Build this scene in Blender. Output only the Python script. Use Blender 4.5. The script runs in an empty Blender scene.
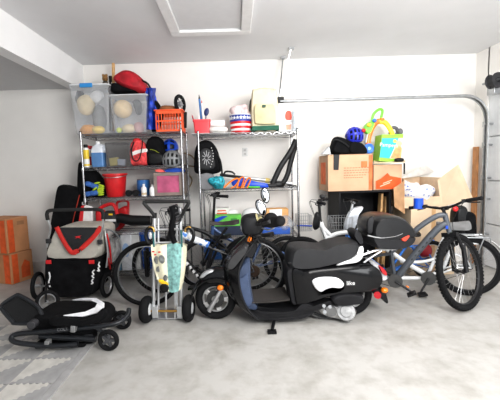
import bpy, bmesh, math, random
from mathutils import Vector, Matrix, Euler, noise
random.seed(7)
PI = math.pi
SC = bpy.context.scene
COL = SC.collection
V = Vector

# ------------------------------------------------------------------ camera
CAM_LOC = V((0, 0, 1.4))
FPX = 335.0
PITCH, ROLL = math.atan(30/FPX), math.radians(1.7)
SHX = 14.0
cam_d = bpy.data.cameras.new('camera')
cam_d.sensor_width = 36
cam_d.lens = FPX/500*36
cam = bpy.data.objects.new('camera', cam_d)
cam.location = CAM_LOC
RC = Euler((PI/2-PITCH, 0, 0)).to_matrix() @ Matrix.Rotation(-ROLL, 3, 'Z')
cam.rotation_euler = RC.to_euler()
cam_d.shift_x = SHX/500
COL.objects.link(cam)
SC.camera = cam

def ray(px, py):
    return RC @ V(((px-250+SHX)/FPX, (200-py)/FPX, -1))
def pp(px, py, Y):
    "point of the vertical plane at depth Y seen at that place of the photograph"
    d = ray(px, py)
    return CAM_LOC + d*((Y-CAM_LOC.y)/d.y)
def gp(px, py, z=0.0):
    "point of the horizontal plane at height z"
    d = ray(px, py)
    return CAM_LOC + d*((z-CAM_LOC.z)/d.z)
def px_m(Y):
    return FPX/Y

# ------------------------------------------------------------------ materials
_mats = {}
def mat(name, col, rough=.5, metal=0.0, var=.06, scale=12, bump=0.0, bscale=60, coat=0.0, emis=0.0, spec=None, trans=0.0):
    if name in _mats: return _mats[name]
    m = bpy.data.materials.new(name); m.use_nodes = True
    nt = m.node_tree; N = nt.nodes; L = nt.links
    b = N['Principled BSDF']
    b.inputs['Roughness'].default_value = rough
    b.inputs['Metallic'].default_value = metal
    if coat: b.inputs['Coat Weight'].default_value = coat
    if spec is not None: b.inputs['Specular IOR Level'].default_value = spec
    if trans: b.inputs['Transmission Weight'].default_value = trans
    tc = N.new('ShaderNodeTexCoord')
    nz = N.new('ShaderNodeTexNoise'); nz.inputs['Scale'].default_value = scale; nz.inputs['Detail'].default_value = 4
    L.new(tc.outputs['Object'], nz.inputs['Vector'])
    r = N.new('ShaderNodeValToRGB')
    c0 = [max(0, c*(1-var*2)) for c in col]; c1 = [min(1, c*(1+var*2)) for c in col]
    r.color_ramp.elements[0].position = .3; r.color_ramp.elements[1].position = .7
    r.color_ramp.elements[0].color = (*c0, 1); r.color_ramp.elements[1].color = (*c1, 1)
    L.new(nz.outputs['Fac'], r.inputs['Fac']); L.new(r.outputs['Color'], b.inputs['Base Color'])
    if bump:
        n2 = N.new('ShaderNodeTexNoise'); n2.inputs['Scale'].default_value = bscale; n2.inputs['Detail'].default_value = 3
        L.new(tc.outputs['Object'], n2.inputs['Vector'])
        bp = N.new('ShaderNodeBump'); bp.inputs['Strength'].default_value = bump; bp.inputs['Distance'].default_value = .01
        L.new(n2.outputs['Fac'], bp.inputs['Height']); L.new(bp.outputs['Normal'], b.inputs['Normal'])
    _mats[name] = m
    return m
def s2l(r, g, b):
    f = lambda c: (c/255/12.92) if c/255 <= .04045 else ((c/255+.055)/1.055)**2.4
    return (f(r), f(g), f(b))
def clear(name, col, alpha=.4, rough=.15):
    "see-through plastic"
    if name in _mats: return _mats[name]
    m = mat(name, col, rough, var=.03)
    nt = m.node_tree; N = nt.nodes; L = nt.links
    out = [n for n in N if n.type == 'OUTPUT_MATERIAL'][0]
    tr = N.new('ShaderNodeBsdfTransparent'); tr.inputs['Color'].default_value = (.97, .98, 1, 1)
    mx = N.new('ShaderNodeMixShader'); mx.inputs['Fac'].default_value = alpha
    L.new(tr.outputs[0], mx.inputs[1]); L.new(N['Principled BSDF'].outputs[0], mx.inputs[2]); L.new(mx.outputs[0], out.inputs['Surface'])
    return m
BLK = mat('black_plastic', (.009, .009, .010), .42, bump=.05, spec=.3)
BLKG = mat('black_gloss', (.006, .006, .007), .12, coat=.2, var=.02)
RUB = mat('rubber', (.010, .010, .011), .75, bump=.15, bscale=120, spec=.2)
FABK = mat('black_fabric', (.008, .008, .009), .9, bump=.3, bscale=90, var=.2, spec=.12)
CHR = mat('chrome_wire', (.40, .40, .41), .22, 1.0, var=.06)
ALU = mat('aluminium', (.70, .71, .72), .42, .85, var=.04)
STEEL = mat('galvanised_steel', (.42, .43, .44), .35, .85, var=.1)
SILV = mat('silver_paint', (.55, .56, .57), .35, .6)
WHT = mat('white_plastic', (.82, .82, .82), .4, var=.02)
WHG = mat('white_gloss', (.85, .86, .87), .2, coat=.4, var=.02)
RED = mat('red_plastic', s2l(205, 35, 40), .38)
BLU = mat('blue_plastic', s2l(25, 75, 190), .35)
NAVY = mat('navy_fabric', s2l(20, 45, 150), .6, bump=.2)
CARD = mat('cardboard', s2l(196, 155, 122), .85, var=.06, scale=5, bump=.05)
CARDL = mat('cardboard_light', s2l(220, 198, 170), .85, var=.05, scale=5)
ORNG = mat('orange_print', s2l(226, 92, 40), .8, var=.08)
WOOD = mat('pale_wood', s2l(205, 165, 115), .6, var=.12, scale=20)
GREYM = mat('grey_metal_paint', s2l(88, 92, 98), .35, .3, var=.03)
DGR = mat('dark_grey', (.035, .035, .037), .6, spec=.3)
GOLD = mat('brass_rod', s2l(190, 150, 80), .35, .9)
ORL = mat('orange_lens', s2l(240, 130, 15), .25, coat=.5)
REDL = mat('red_lens', s2l(175, 25, 35), .2, coat=.3)
GRN = mat('green_plastic', s2l(80, 185, 45), .4)
YEL = mat('yellow_plastic', s2l(245, 200, 40), .4)
CREAM = mat('cream_canvas', s2l(220, 211, 182), .85, bump=.2, var=.05)
BLKF = mat('black_furniture', (.014, .014, .016), .6, spec=.25)

# ------------------------------------------------------------------ mesh builder
def crv(pts, n=6, closed=False):
    "Catmull-Rom through the points"
    P = [V(p) for p in pts]; k = len(P); out = []
    seg = k if closed else k-1
    for i in range(seg):
        if closed: a, b, c, d = P[(i-1) % k], P[i], P[(i+1) % k], P[(i+2) % k]
        else:
            b, c = P[i], P[i+1]
            a = P[i-1] if i > 0 else b*2-c
            d = P[i+2] if i+2 < k else c*2-b
        for j in range(n):
            t = j/n; t2 = t*t; t3 = t2*t
            out.append(.5*((2*b)+(-a+c)*t+(2*a-5*b+4*c-d)*t2+(-a+3*b-3*c+d)*t3))
    if not closed: out.append(P[-1].copy())
    return out

class M:
    def __init__(s): s.v = []; s.f = []; s.mi = []; s.cur = 0
    def add(s, vs, fs):
        o = len(s.v); s.v += [V(p) for p in vs]
        for f in fs: s.f.append([i+o for i in f]); s.mi.append(s.cur)
        return s
    def m(s, i): s.cur = i; return s
    def box(s, c, d, rot=(0, 0, 0), taper=1.0):
        R = Euler(rot).to_matrix() if not isinstance(rot, Matrix) else rot
        c = V(c); x, y, z = d[0]/2, d[1]/2, d[2]/2; t = taper
        q = [(-x*t, -y*t, -z), (x*t, -y*t, -z), (x*t, y*t, -z), (-x*t, y*t, -z), (-x, -y, z), (x, -y, z), (x, y, z), (-x, y, z)]
        return s.add([c+R@V(p) for p in q], [(0, 3, 2, 1), (4, 5, 6, 7), (0, 1, 5, 4), (1, 2, 6, 5), (2, 3, 7, 6), (3, 0, 4, 7)])
    def cyl(s, p0, p1, r0, r1=None, n=12, cap=True):
        if r1 is None: r1 = r0
        p0, p1 = V(p0), V(p1); ax = (p1-p0)
        if ax.length < 1e-9: return s
        ax.normalize(); a = ax.orthogonal().normalized(); b = ax.cross(a)
        vs = []; fs = []
        for k in range(n):
            t = 2*PI*k/n; d = a*math.cos(t)+b*math.sin(t)
            vs += [p0+d*r0, p1+d*r1]
        for k in range(n):
            j = (k+1) % n; fs.append((2*k, 2*j, 2*j+1, 2*k+1))
        if cap: fs += [tuple(2*k for k in range(n))[::-1], tuple(2*k+1 for k in range(n))]
        return s.add(vs, fs)
    def tube(s, pts, r, n=8, closed=False, sm=0, cap=True, sq=1.0, up=None):
        P = crv(pts, sm, closed) if sm else [V(p) for p in pts]
        k = len(P); rs = r if isinstance(r, (list, tuple)) else None
        vs = []; fs = []; prev = None
        for i, p in enumerate(P):
            if closed: t = P[(i+1) % k]-P[i-1]
            else: t = P[min(i+1, k-1)]-P[max(i-1, 0)]
            if t.length < 1e-9: t = V((0, 0, 1))
            t.normalize()
            if up is not None: a = V(up)-t*V(up).dot(t)
            else: a = (prev-t*prev.dot(t)) if prev is not None else t.orthogonal()
            if a.length < 1e-6: a = t.orthogonal()
            a.normalize(); prev = a; b = t.cross(a)
            if rs:
                u = i/(k-1)*(len(rs)-1); j = min(int(u), len(rs)-2); rr = rs[j]+(rs[j+1]-rs[j])*(u-j)
            else: rr = r
            for q in range(n):
                th = 2*PI*q/n; vs.append(p+a*math.cos(th)*rr+b*math.sin(th)*rr*sq)
        for i in range(k if closed else k-1):
            j = (i+1) % k
            for q in range(n):
                w = (q+1) % n; fs.append((i*n+q, i*n+w, j*n+w, j*n+q))
        if cap and not closed: fs += [tuple(range(n))[::-1], tuple(range((k-1)*n, k*n))]
        return s.add(vs, fs)
    def torus(s, c, ax, R, r, N=32, n=8, rw=None, a0=0, a1=None):
        "ring round axis ax; rw = half width along the axis"
        c = V(c); ax = V(ax).normalized(); a = ax.orthogonal().normalized(); b = ax.cross(a); rw = rw or r
        full = a1 is None; a1 = 2*PI if full else a1
        vs = []; fs = []; K = N if full else N+1
        for i in range(K):
            t = a0+(a1-a0)*i/N; d = a*math.cos(t)+b*math.sin(t)
            for q in range(n):
                h = 2*PI*q/n; vs.append(c+d*(R+r*math.cos(h))+ax*rw*math.sin(h))
        for i in range(N):
            j = (i+1) % K
            for q in range(n): w = (q+1) % n; fs.append((i*n+q, j*n+q, j*n+w, i*n+w))
        return s.add(vs, fs)
    def lathe(s, prof, c=(0, 0, 0), n=24, ax=(0, 0, 1), capb=True, capt=True, sx=1.0, sy=1.0):
        c = V(c); R = V((0, 0, 1)).rotation_difference(V(ax)).to_matrix()
        vs = []; fs = []; k = len(prof)
        for (r, z) in prof:
            for q in range(n):
                t = 2*PI*q/n; vs.append(c+R@V((r*math.cos(t)*sx, r*math.sin(t)*sy, z)))
        for i in range(k-1):
            for q in range(n): w = (q+1) % n; fs.append((i*n+q, i*n+w, (i+1)*n+w, (i+1)*n+q))
        if capb: fs.append(tuple(range(n))[::-1])
        if capt: fs.append(tuple(range((k-1)*n, k*n)))
        return s.add(vs, fs)
    def ell(s, c, rad, rot=(0, 0, 0), nu=20, nv=12, e=1.0, amp=0, fr=6, cut=None, seed=0):
        "superellipsoid; e<1 gets boxy; amp = lumps"
        R = Euler(rot).to_matrix() if not isinstance(rot, Matrix) else rot
        c = V(c); pw = lambda x: math.copysign(abs(x)**e, x)
        vs = []; fs = []
        for i in range(nv+1):
            ph = -PI/2+PI*i/nv
            for q in range(nu):
                t = 2*PI*q/nu
                p = V((pw(math.cos(ph))*pw(math.cos(t))*rad[0], pw(math.cos(ph))*pw(math.sin(t))*rad[1], pw(math.sin(ph))*rad[2]))
                if cut is not None and p.z < cut*rad[2]: p.z = cut*rad[2]
                w = c+R@p
                if amp:
                    g = noise.noise((w+V((seed*3.1, seed, 0)))*fr); w = w+(R@p).normalized()*amp*g
                vs.append(w)
        for i in range(nv):
            for q in range(nu): w = (q+1) % nu; fs.append((i*nu+q, i*nu+w, (i+1)*nu+w, (i+1)*nu+q))
        return s.add(vs, fs)
    def extr(s, pts, vec):
        P = [V(p) for p in pts]; k = len(P); vec = V(vec)
        vs = P+[p+vec for p in P]
        fs = [tuple(range(k))[::-1], tuple(range(k, 2*k))]
        for i in range(k): j = (i+1) % k; fs.append((i, j, k+j, k+i))
        return s.add(vs, fs)
    def puff(s, pts, half, k=.25, lay=6, ax=(0, 1, 0), sm=4, pw=1.0, mid=None):
        "cushion-like solid: closed outline swept both ways along ax while shrinking"
        P = crv(pts, sm, True) if sm else [V(p) for p in pts]
        ax = V(ax).normalized(); c = V(mid) if mid is not None else sum(P, V())/len(P); n = len(P)
        vs = []; fs = []
        for i in range(lay+1):
            a = -PI/2+PI*i/lay; sc_ = 1-k*(1-math.cos(a)**pw); off = ax*half*math.sin(a)
            for p in P: vs.append(c+(p-c)*sc_+off)
        for i in range(lay):
            for q in range(n): w = (q+1) % n; fs.append((i*n+q, i*n+w, (i+1)*n+w, (i+1)*n+q))
        fs += [tuple(range(n))[::-1], tuple(range(lay*n, (lay+1)*n))]
        return s.add(vs, fs)
    def grid(s, fn, nu, nv, th=0.0):
        "surface fn(u,v); th gives thickness along the normal"
        P = [[V(fn(i/nu, j/nv)) for j in range(nv+1)] for i in range(nu+1)]
        w = nv+1
        if not th:
            vs = [p for r in P for p in r]
            return s.add(vs, [(i*w+j, (i+1)*w+j, (i+1)*w+j+1, i*w+j+1) for i in range(nu) for j in range(nv)])
        top = []; bot = []
        for i in range(nu+1):
            for j in range(nv+1):
                du = P[min(i+1, nu)][j]-P[max(i-1, 0)][j]; dv = P[i][min(j+1, nv)]-P[i][max(j-1, 0)]
                nn = du.cross(dv)
                nn = nn.normalized() if nn.length > 1e-9 else V((0, 0, 1))
                top.append(P[i][j]+nn*th/2); bot.append(P[i][j]-nn*th/2)
        K = len(top); fs = []
        for i in range(nu):
            for j in range(nv):
                a, b, c, d = i*w+j, (i+1)*w+j, (i+1)*w+j+1, i*w+j+1
                fs.append((a, b, c, d)); fs.append((K+d, K+c, K+b, K+a))
        edge = [(i*w, (i+1)*w) for i in range(nu)]+[(i*w+nv, (i+1)*w+nv) for i in range(nu)]+[(j, j+1) for j in range(nv)]+[(nu*w+j, nu*w+j+1) for j in range(nv)]
        for a, b in edge: fs.append((a, b, K+b, K+a))
        return s.add(top+bot, fs)
    def xf(s, mtx):
        s.v = [mtx @ p for p in s.v]; return s
    def build(s, name, material, parent=None, origin=None, bevel=0, seg=2, sub=0, sharp=40, flat=False, shift=True):
        o_ = V(origin) if origin is not None else V()
        if origin is None and parent is not None and shift:
            o_ = V(parent.get('_o', (0, 0, 0)))
        me = bpy.data.meshes.new(name)
        me.from_pydata([tuple(p-o_) for p in s.v], [], s.f)
        ms = material if isinstance(material, (list, tuple)) else [material]
        for mm in ms: me.materials.append(mm)
        if len(ms) > 1: me.polygons.foreach_set('material_index', s.mi)
        bm = bmesh.new(); bm.from_mesh(me); bmesh.ops.recalc_face_normals(bm, faces=bm.faces); bm.to_mesh(me); bm.free()
        if not flat:
            me.polygons.foreach_set('use_smooth', [True]*len(me.polygons))
            me.set_sharp_from_angle(angle=math.radians(sharp))
        me.update()
        o = bpy.data.objects.new(name, me); COL.objects.link(o)
        if parent is not None:
            o.parent = parent; o['_o'] = tuple(o_)
        else: o.location = o_; o['_o'] = tuple(o_)
        if bevel:
            b = o.modifiers.new('bevel', 'BEVEL'); b.width = bevel; b.segments = seg; b.limit_method = 'ANGLE'; b.angle_limit = math.radians(35)
        if sub:
            b = o.modifiers.new('smooth', 'SUBSURF'); b.levels = sub; b.render_levels = sub
        return o

def tag(o, label, cat, group=None, kind=None):
    if label: o['label'] = label
    if cat: o['category'] = cat
    if group: o['group'] = group
    if kind: o['kind'] = kind
    return o
def thing(name, label, cat, loc=(0, 0, 0), rotz=0, group=None, world=True):
    "an Empty at the thing's base; parts are given in world coordinates when world=True, else in its own"
    o = bpy.data.objects.new(name, None); COL.objects.link(o)
    o.location = loc; o.rotation_euler = (0, 0, rotz); o.empty_display_size = .1
    o['_o'] = tuple(loc) if world else (0, 0, 0)
    return tag(o, label, cat, group)
def one(name, m, material, label, cat, origin, group=None, **k):
    return tag(m.build(name, material, None, origin=origin, **k), label, cat, group)
def struct(name, m, material, parent=None, **k):
    o = m.build(name, material, parent, **k)
    if parent is None: o['kind'] = 'structure'
    return o
def words(txt, name, material, parent, p, ex, ey, size, depth=.0015):
    "raised lettering: p = centre, ex = reading direction, ey = up"
    cu = bpy.data.curves.new(name, 'FONT'); cu.body = txt; cu.size = 1; cu.extrude = .02; cu.align_x = 'CENTER'; cu.align_y = 'CENTER'
    t = bpy.data.objects.new(name, cu); COL.objects.link(t)
    dg = bpy.context.evaluated_depsgraph_get()
    me = bpy.data.meshes.new_from_object(t.evaluated_get(dg))
    bpy.data.objects.remove(t)
    ex = V(ex).normalized(); ey = V(ey).normalized(); ez = ex.cross(ey)
    o_ = V(parent.get('_o', (0, 0, 0)))
    for v in me.vertices:
        c = v.co; v.co = V(p)+(ex*c.x+ey*c.y)*size+ez*c.z*(depth/.02)-o_
    me.materials.clear(); me.materials.append(material); me.name = name
    o = bpy.data.objects.new(name, me); COL.objects.link(o); o.parent = parent; o['_o'] = tuple(o_)
    return o
def shelf_at(py, Y): return pp(235, py, Y).z
# ================================================================== the setting
WALL_Y = 4.72
CEIL = 2.885
XR = 3.34
def wall_mat(name, col, rough=.9):
    return mat(name, col, rough, var=.015, scale=2.0, bump=.06, bscale=180)
WALLM = wall_mat('painted_wall', (.86, .84, .81))
CEILM = wall_mat('painted_ceiling', (.77, .77, .778))
BEAMM = wall_mat('painted_beam', (.90, .90, .90))
# concrete floor
fm = mat('concrete_floor', (.47, .455, .435), .55, var=.05, scale=1.2, bump=.08, bscale=40)
nt = fm.node_tree; N = nt.nodes; L = nt.links
tc = N.new('ShaderNodeTexCoord')
n1 = N.new('ShaderNodeTexNoise'); n1.inputs['Scale'].default_value = 3.2; n1.inputs['Detail'].default_value = 8; n1.inputs['Roughness'].default_value = .65
n2 = N.new('ShaderNodeTexNoise'); n2.inputs['Scale'].default_value = 9; n2.inputs['Detail'].default_value = 6
L.new(tc.outputs['Object'], n1.inputs['Vector']); L.new(tc.outputs['Object'], n2.inputs['Vector'])
r1 = N.new('ShaderNodeValToRGB'); r1.color_ramp.elements[0].position = .33; r1.color_ramp.elements[1].position = .56
r1.color_ramp.elements[0].color = (.385, .37, .345, 1); r1.color_ramp.elements[1].color = (.49, .478, .458, 1)
r2 = N.new('ShaderNodeValToRGB'); r2.color_ramp.elements[0].position = .30; r2.color_ramp.elements[1].position = .5
r2.color_ramp.elements[0].color = (.88, .865, .85, 1); r2.color_ramp.elements[1].color = (1, 1, 1, 1)
mx = N.new('ShaderNodeMix'); mx.data_type = 'RGBA'; mx.blend_type = 'MULTIPLY'; mx.inputs['Factor'].default_value = 1
L.new(n1.outputs['Fac'], r1.inputs['Fac']); L.new(n2.outputs['Fac'], r2.inputs['Fac'])
L.new(r1.outputs['Color'], mx.inputs[6]); L.new(r2.outputs['Color'], mx.inputs[7]); L.new(mx.outputs[2], N['Principled BSDF'].inputs['Base Color'])
struct('floor', M().box((-.7, 2.2, -.05), (9, 5.4, .1)), fm)
struct('wall_back', M().box((-.7, WALL_Y+.06, 1.5), (9, .12, 3.2)), WALLM)
struct('wall_left', M().box((-5.0, 2.2, 1.4), (.12, 5.4, 3.0)), WALLM)
bx = pp(90, 170, WALL_Y).x
struct('ceiling', M().box(((bx+XR+.3)/2, 2.2, CEIL+.05), (XR+.3-bx, 5.4, .1)), CEILM)
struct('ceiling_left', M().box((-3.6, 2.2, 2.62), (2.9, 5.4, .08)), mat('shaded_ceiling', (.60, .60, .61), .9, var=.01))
struct('trim_1', M().box((bx-.075, 2.2, (2.545+CEIL+.1)/2), (.15, 5.4, CEIL+.1-2.545)), BEAMM)
struct('baseboard_back', M().box((-3.1, WALL_Y-.01, .09), (3.2, .02, .18)), mat('curb', (.68, .66, .63), .9))
# right wall: strip beside the door, header over it, door in its opening
struct('wall_right', M().box((XR+.06, 4.6, 1.46), (.12, .24, 2.92)).box((XR+.06, 2.0, 2.65), (.12, 5.0, .56)), WALLM)
DOORM = mat('door_paint', (.74, .755, .77), .45, var=.02, bump=.05)
SEAMM = mat('door_seam', (.5, .51, .52), .7)
pz = [0.01, .585, 1.16, 1.735, 2.31]
gd = M()
for k in range(4):
    z0, z1 = pz[k]+.006, pz[k+1]-.006
    gd.box((XR+.04, 2.2, (z0+z1)/2), (.05, 4.56, z1-z0))
door = gd.build('door_1', DOORM, None, origin=(XR, 2.2, 0), bevel=.006)
door['kind'] = 'structure'
hm = M()
for z in pz[1:4]:
    for y in (4.1, 3.0):
        hm.box((XR+.006, y, z), (.008, .06, .12)).cyl((XR-.004, y-.03, z), (XR-.004, y+.03, z), .008, n=8)
hm.build('hinge', STEEL, door)
sm_ = M()
for z in pz[1:4]: sm_.box((XR+.05, 2.2, z), (.03, 4.5, .014))
sm_.build('seam', SEAMM, door)
# attic hatch in the ceiling
h1, h2, h3 = pp(171, 33, 1.5), pp(249, 30, 1.5), None
def cp(px, py): return gp(px, py, CEIL)
a, b = cp(172, 33), cp(250, 31)
ha = thing('attic_hatch', 'white framed attic hatch panel set in the ceiling', 'hatch', ((a.x+b.x)/2, a.y-.7, CEIL))
x0, x1, y1 = a.x, b.x, a.y; y0 = y1-1.4; w = .10
fr = M().box(((x0+x1)/2, y1-w/2, CEIL-.02), (x1-x0, w, .04)).box(((x0+x1)/2, y0+w/2, CEIL-.02), (x1-x0, w, .04))
fr.box((x0+w/2, (y0+y1)/2, CEIL-.02), (w, y1-y0-2*w, .04)).box((x1-w/2, (y0+y1)/2, CEIL-.02), (w, y1-y0-2*w, .04))
fr.build('frame', WHT, ha, bevel=.006)
M().box(((x0+x1)/2, (y0+y1)/2, CEIL-.008), (x1-x0-2*w-.01, y1-y0-2*w-.01, .012)).build('panel', mat('hatch_panel', (.74, .74, .75), .7, var=.01), ha)
# outlet on the back wall
oc = pp(245, 152, WALL_Y-.004)
ot = thing('wall_outlet', 'white electrical outlet on the back wall behind the right shelf', 'outlet', oc)
M().box(oc, (.075, .008, .12)).build('cover_plate', mat('outlet_plate', (.62, .62, .61), .4), ot, bevel=.003)
M().box(oc+V((0, -.005, .025)), (.035, .004, .032)).box(oc+V((0, -.005, -.025)), (.035, .004, .032)).build('socket', mat('socket_ivory', (.42, .42, .41), .5), ot, bevel=.002)
# garage door track: horizontal rail, bend, vertical rail
TY = 4.40
p_l, p_b = pp(280, 101, TY), pp(466, 96, TY)
xv = XR-.07
zt = p_b.z
rc = .30
path = [V((p_l.x, TY, zt+.0)), V(((p_l.x+xv)/2, TY, zt))]
for k in range(9):
    t = PI/2*k/8; path.append(V((xv-rc+rc*math.sin(t), TY, zt-rc+rc*math.cos(t))))
path += [V((xv, TY, z)) for z in (zt-rc-.3, 1.2, .6, .03)]
tr = thing('garage_door_track', 'galvanised steel garage door track curving along the back wall and down', 'track', (xv, TY, 0))
rl = M()
for off in (-.03, .03):
    rl.tube([p+V((0, off, 0)) for p in path], .015, 6)
def rib(dx): return [p+V((0, 0, 0)) for p in path]
web = M()
for i in range(len(path)-1):
    a, b = path[i], path[i+1]; d = (b-a); nrm = V((d.z, 0, -d.x)).normalized()*-.012
    web.extr([a+nrm+V((0, -.022, 0)), b+nrm+V((0, -.022, 0)), b+nrm+V((0, .022, 0)), a+nrm+V((0, .022, 0))], nrm*-.2)
rl.add(web.v, web.f)
rl.build('rail', STEEL, tr)
hg = pp(279, 100, TY); c1 = cp(291, 48); c2 = cp(283, 57); c2.y = min(c2.y, WALL_Y-.06)
for q in (c1, c2):
    M().tube([hg, q], .011, 4).box(q-V((0, 0, .01)), (.07, .07, .02)).build('hanger_strap', STEEL, tr)
M().box(hg+V((.02, 0, .0)), (.08, .07, .07)).build('end_bracket', DGR, tr, bevel=.008)
for py in (124, 145, 178, 199, 234):
    q = pp(485, py, TY)
    bq = M().box((xv+.04, TY+.02, q.z), (.10, .06, .012)).box((xv+.02, TY+.05, q.z), (.05, .02, .07)).cyl((xv-.02, TY, q.z), (xv+.08, TY, q.z), .012, n=8)
    bq.build('bracket', STEEL, tr)
# cable drum on the torsion shaft above the door
dc = pp(494, 81, TY-.3)
dt = thing('cable_drum', 'dark grey cable drum on the torsion shaft above the garage door', 'drum', dc)
M().lathe([(.075, -.05), (.085, -.045), (.065, -.035), (.065, .03), (.09, .04), (.09, .055), (.03, .06), (.03, .09)], dc, 24, ax=(.25, -1, 0)).build('drum', mat('drum_iron', (.06, .06, .065), .5, .5), dt)
M().cyl(dc+V((-.02, .15, 0)), dc+V((.03, -.9, 0)), .014, n=8).build('shaft', STEEL, dt)
M().box(dc+V((.04, .05, -.10)), (.08, .12, .10)).box(((dc.x+XR)/2+.02, dc.y+.05, dc.z-.1), (XR-dc.x-.03, .1, .08)).build('bracket', STEEL, dt, bevel=.005)
# brown plank standing in the corner
pl1 = pp(474.5, 147, 4.63)
pk = M().box((pl1.x, 4.60, pl1.z/2), (.03, .085, pl1.z))
one('wooden_plank', pk, mat('brown_plank', s2l(172, 122, 78), .6, var=.12, scale=9), 'tall brown wooden plank standing against the wall in the right corner', 'plank', (pl1.x, 4.60, 0), bevel=.003)

# ------------------------------------------------------------------ foam floor tiles
FW = mat('foam_white', s2l(205, 202, 196), .85, bump=.1, bscale=200)
FG = mat('foam_grey', s2l(166, 165, 165), .85, bump=.1, bscale=200)
TS = .303
def zig(a, b, amp=.016, pitch=.042):
    a, b = V(a), V(b); d = b-a; n = max(2, int(d.length/pitch)); nn = V((-d.y, d.x, 0)).normalized()*amp
    out = []
    for i in range(n):
        out += [a+d*((i+.0)/n)-nn*.5*(i > 0), a+d*((i+.35)/n)+nn*.5, a+d*((i+.65)/n)+nn*.5]
    return out
def foam_tile():
    x, y, T = -TS, -TS, .012
    up = zig((-TS, -TS, 0), (0, 0, 0))+[V((0, 0, 0))]+zig((0, 0, 0), (-TS, 0, 0), .016)[1:]+[V((-TS, 0, 0))]
    lo = [V((0, 0, 0))]+[V((0, -TS, 0)), V((-TS, -TS, 0))]+zig((-TS, -TS, 0), (0, 0, 0))[1:]
    return up, lo
up, lo = foam_tile()
T0 = None
def fan(m, pts, T):
    k = len(pts); vs = list(pts)+[p+V((0, 0, T)) for p in pts]
    m.add(vs, [tuple(range(k, 2*k)), tuple(range(k))[::-1]]+[(i, (i+1) % k, k+(i+1) % k, k+i) for i in range(k)])
EX = -1.262
for r in range(5):
    for c in range(6):
        yy = 3.045-r*TS; xx = EX-c*TS
        if T0 is None:
            T0 = bpy.data.objects.new('foam_tile', None); COL.objects.link(T0); T0['_o'] = (0, 0, 0)
            tag(T0, 'interlocking foam floor tile split into a white and a grey triangle', 'floor tile', 'foam floor tiles at the lower left')
            m = M(); fan(m, up, .0125); pa = m.build('white_triangle', FW, T0); 
            m = M(); fan(m, lo, .012); pb = m.build('grey_triangle', FG, T0)
            o = T0
        else:
            o = T0.copy(); COL.objects.link(o)
            for ch in (pa, pb):
                q = ch.copy(); COL.objects.link(q); q.parent = o
        o.location = (xx, yy, 0)
one('foam_border', M().box((EX+.03, 2.29, .006), (.055, 1.515, .012)), FG, 'narrow grey foam edging strip along the right side of the floor tiles', 'floor edging', (EX+.03, 2.29, 0))

# ------------------------------------------------------------------ light
wd = bpy.data.worlds.new('world'); SC.world = wd; wd.use_nodes = True
wn = wd.node_tree.nodes; bg = wn['Background']
bg.inputs['Color'].default_value = (.93, .96, 1, 1); bg.inputs['Strength'].default_value = .78
def area(name, loc, target, size, energy, col=(1, 1, 1), sy=None):
    ld = bpy.data.lights.new(name, 'AREA'); ld.energy = energy; ld.size = size; ld.color = col
    if sy: ld.shape = 'RECTANGLE'; ld.size_y = sy
    o = bpy.data.objects.new(name, ld); COL.objects.link(o); o.location = loc
    o.rotation_euler = (V(target)-V(loc)).to_track_quat('-Z', 'Y').to_euler()
    return o
area('flash_bounce', (1.3, .2, 2.5), (1.3, 4.6, 1.7), 1.6, 132, (1, .985, .96), 1.0)
area('door_daylight', (2.6, -.6, 1.6), (.9, 4.0, 1.0), 2.0, 70, (.96, .98, 1), 1.6)
area('ceiling_lamp', (1.2, 2.9, 2.86), (1.2, 3.0, 0), .9, 22, (1, .98, .95))
area('ceiling_bounce', (.8, 1.6, .9), (.9, 2.4, 2.9), 1.6, 14, (1, .99, .97))
SC.view_settings.view_transform = 'Standard'
SC.view_settings.look = 'None'
SC.view_settings.exposure = .02
SC.view_settings.gamma = .9
# ================================================================== wire shelving
YF, YB = 4.12, 4.57          # front and back of both shelf units
def wire_shelf(m, x0, x1, z, y0=YF, y1=YB):
    for (a, b) in (((x0, y0), (x1, y0)), ((x0, y1), (x1, y1)), ((x0, y0), (x0, y1)), ((x1, y0), (x1, y1))):
        for dz in (0, -.032): m.cyl((*a, z-.006+dz), (*b, z-.006+dz), .0045, n=6)
        L_ = (V((*b, 0))-V((*a, 0))).length; n = int(L_/.05); pts = []
        for i in range(n+1):
            t = i/n; pts.append((a[0]+(b[0]-a[0])*t, a[1]+(b[1]-a[1])*t, z-.006-(0 if i % 2 else .032)))
        m.tube(pts, .003, 4)
    n = int((x1-x0)/.026)
    for i in range(1, n): x = x0+(x1-x0)*i/n; m.cyl((x, y0, z-.003), (x, y1, z-.003), .0022, n=4, cap=False)
    for y in (y0+.15, y0+.3): m.cyl((x0, y, z-.010), (x1, y, z-.010), .004, n=5)
def shelf_unit(label, xl, xr, levels, ztop):
    t = thing('wire_shelf_unit', label, 'shelf', ((xl+xr)/2, (YF+YB)/2, 0))
    for (x, y) in ((xl, YF), (xr, YF), (xl, YB), (xr, YB)):
        m = M().cyl((x, y, .02), (x, y, ztop), .0125, n=12).cyl((x, y, 0), (x, y, .03), .02, n=12)
        for k in range(int(ztop/.05)): m.torus((x, y, .05+k*.05), (0, 0, 1), .0125, .0012, 12, 4)
        p = m.build('post', CHR, t)
        M().cyl((x, y, ztop), (x, y, ztop+.012), .0145, n=12).build('post_cap', BLK, p)
    for z in levels:
        m = M(); wire_shelf(m, xl, xr, z)
        for (x, y) in ((xl, YF), (xr, YF), (xl, YB), (xr, YB)): m.cyl((x, y, z-.045), (x, y, z+.004), .019, .016, n=12)
        m.build('wire_shelf', CHR, t)
    return t
LXL, LXR = pp(80.5, 135, YF).x, pp(181, 131, YF).x
RXL, RXR = pp(198, 133, YF).x, pp(297.5, 131, YF).x
ZL = [pp(130, y, YF).z for y in (132.5, 166, 197, 231.5)]+[.16]
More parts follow.
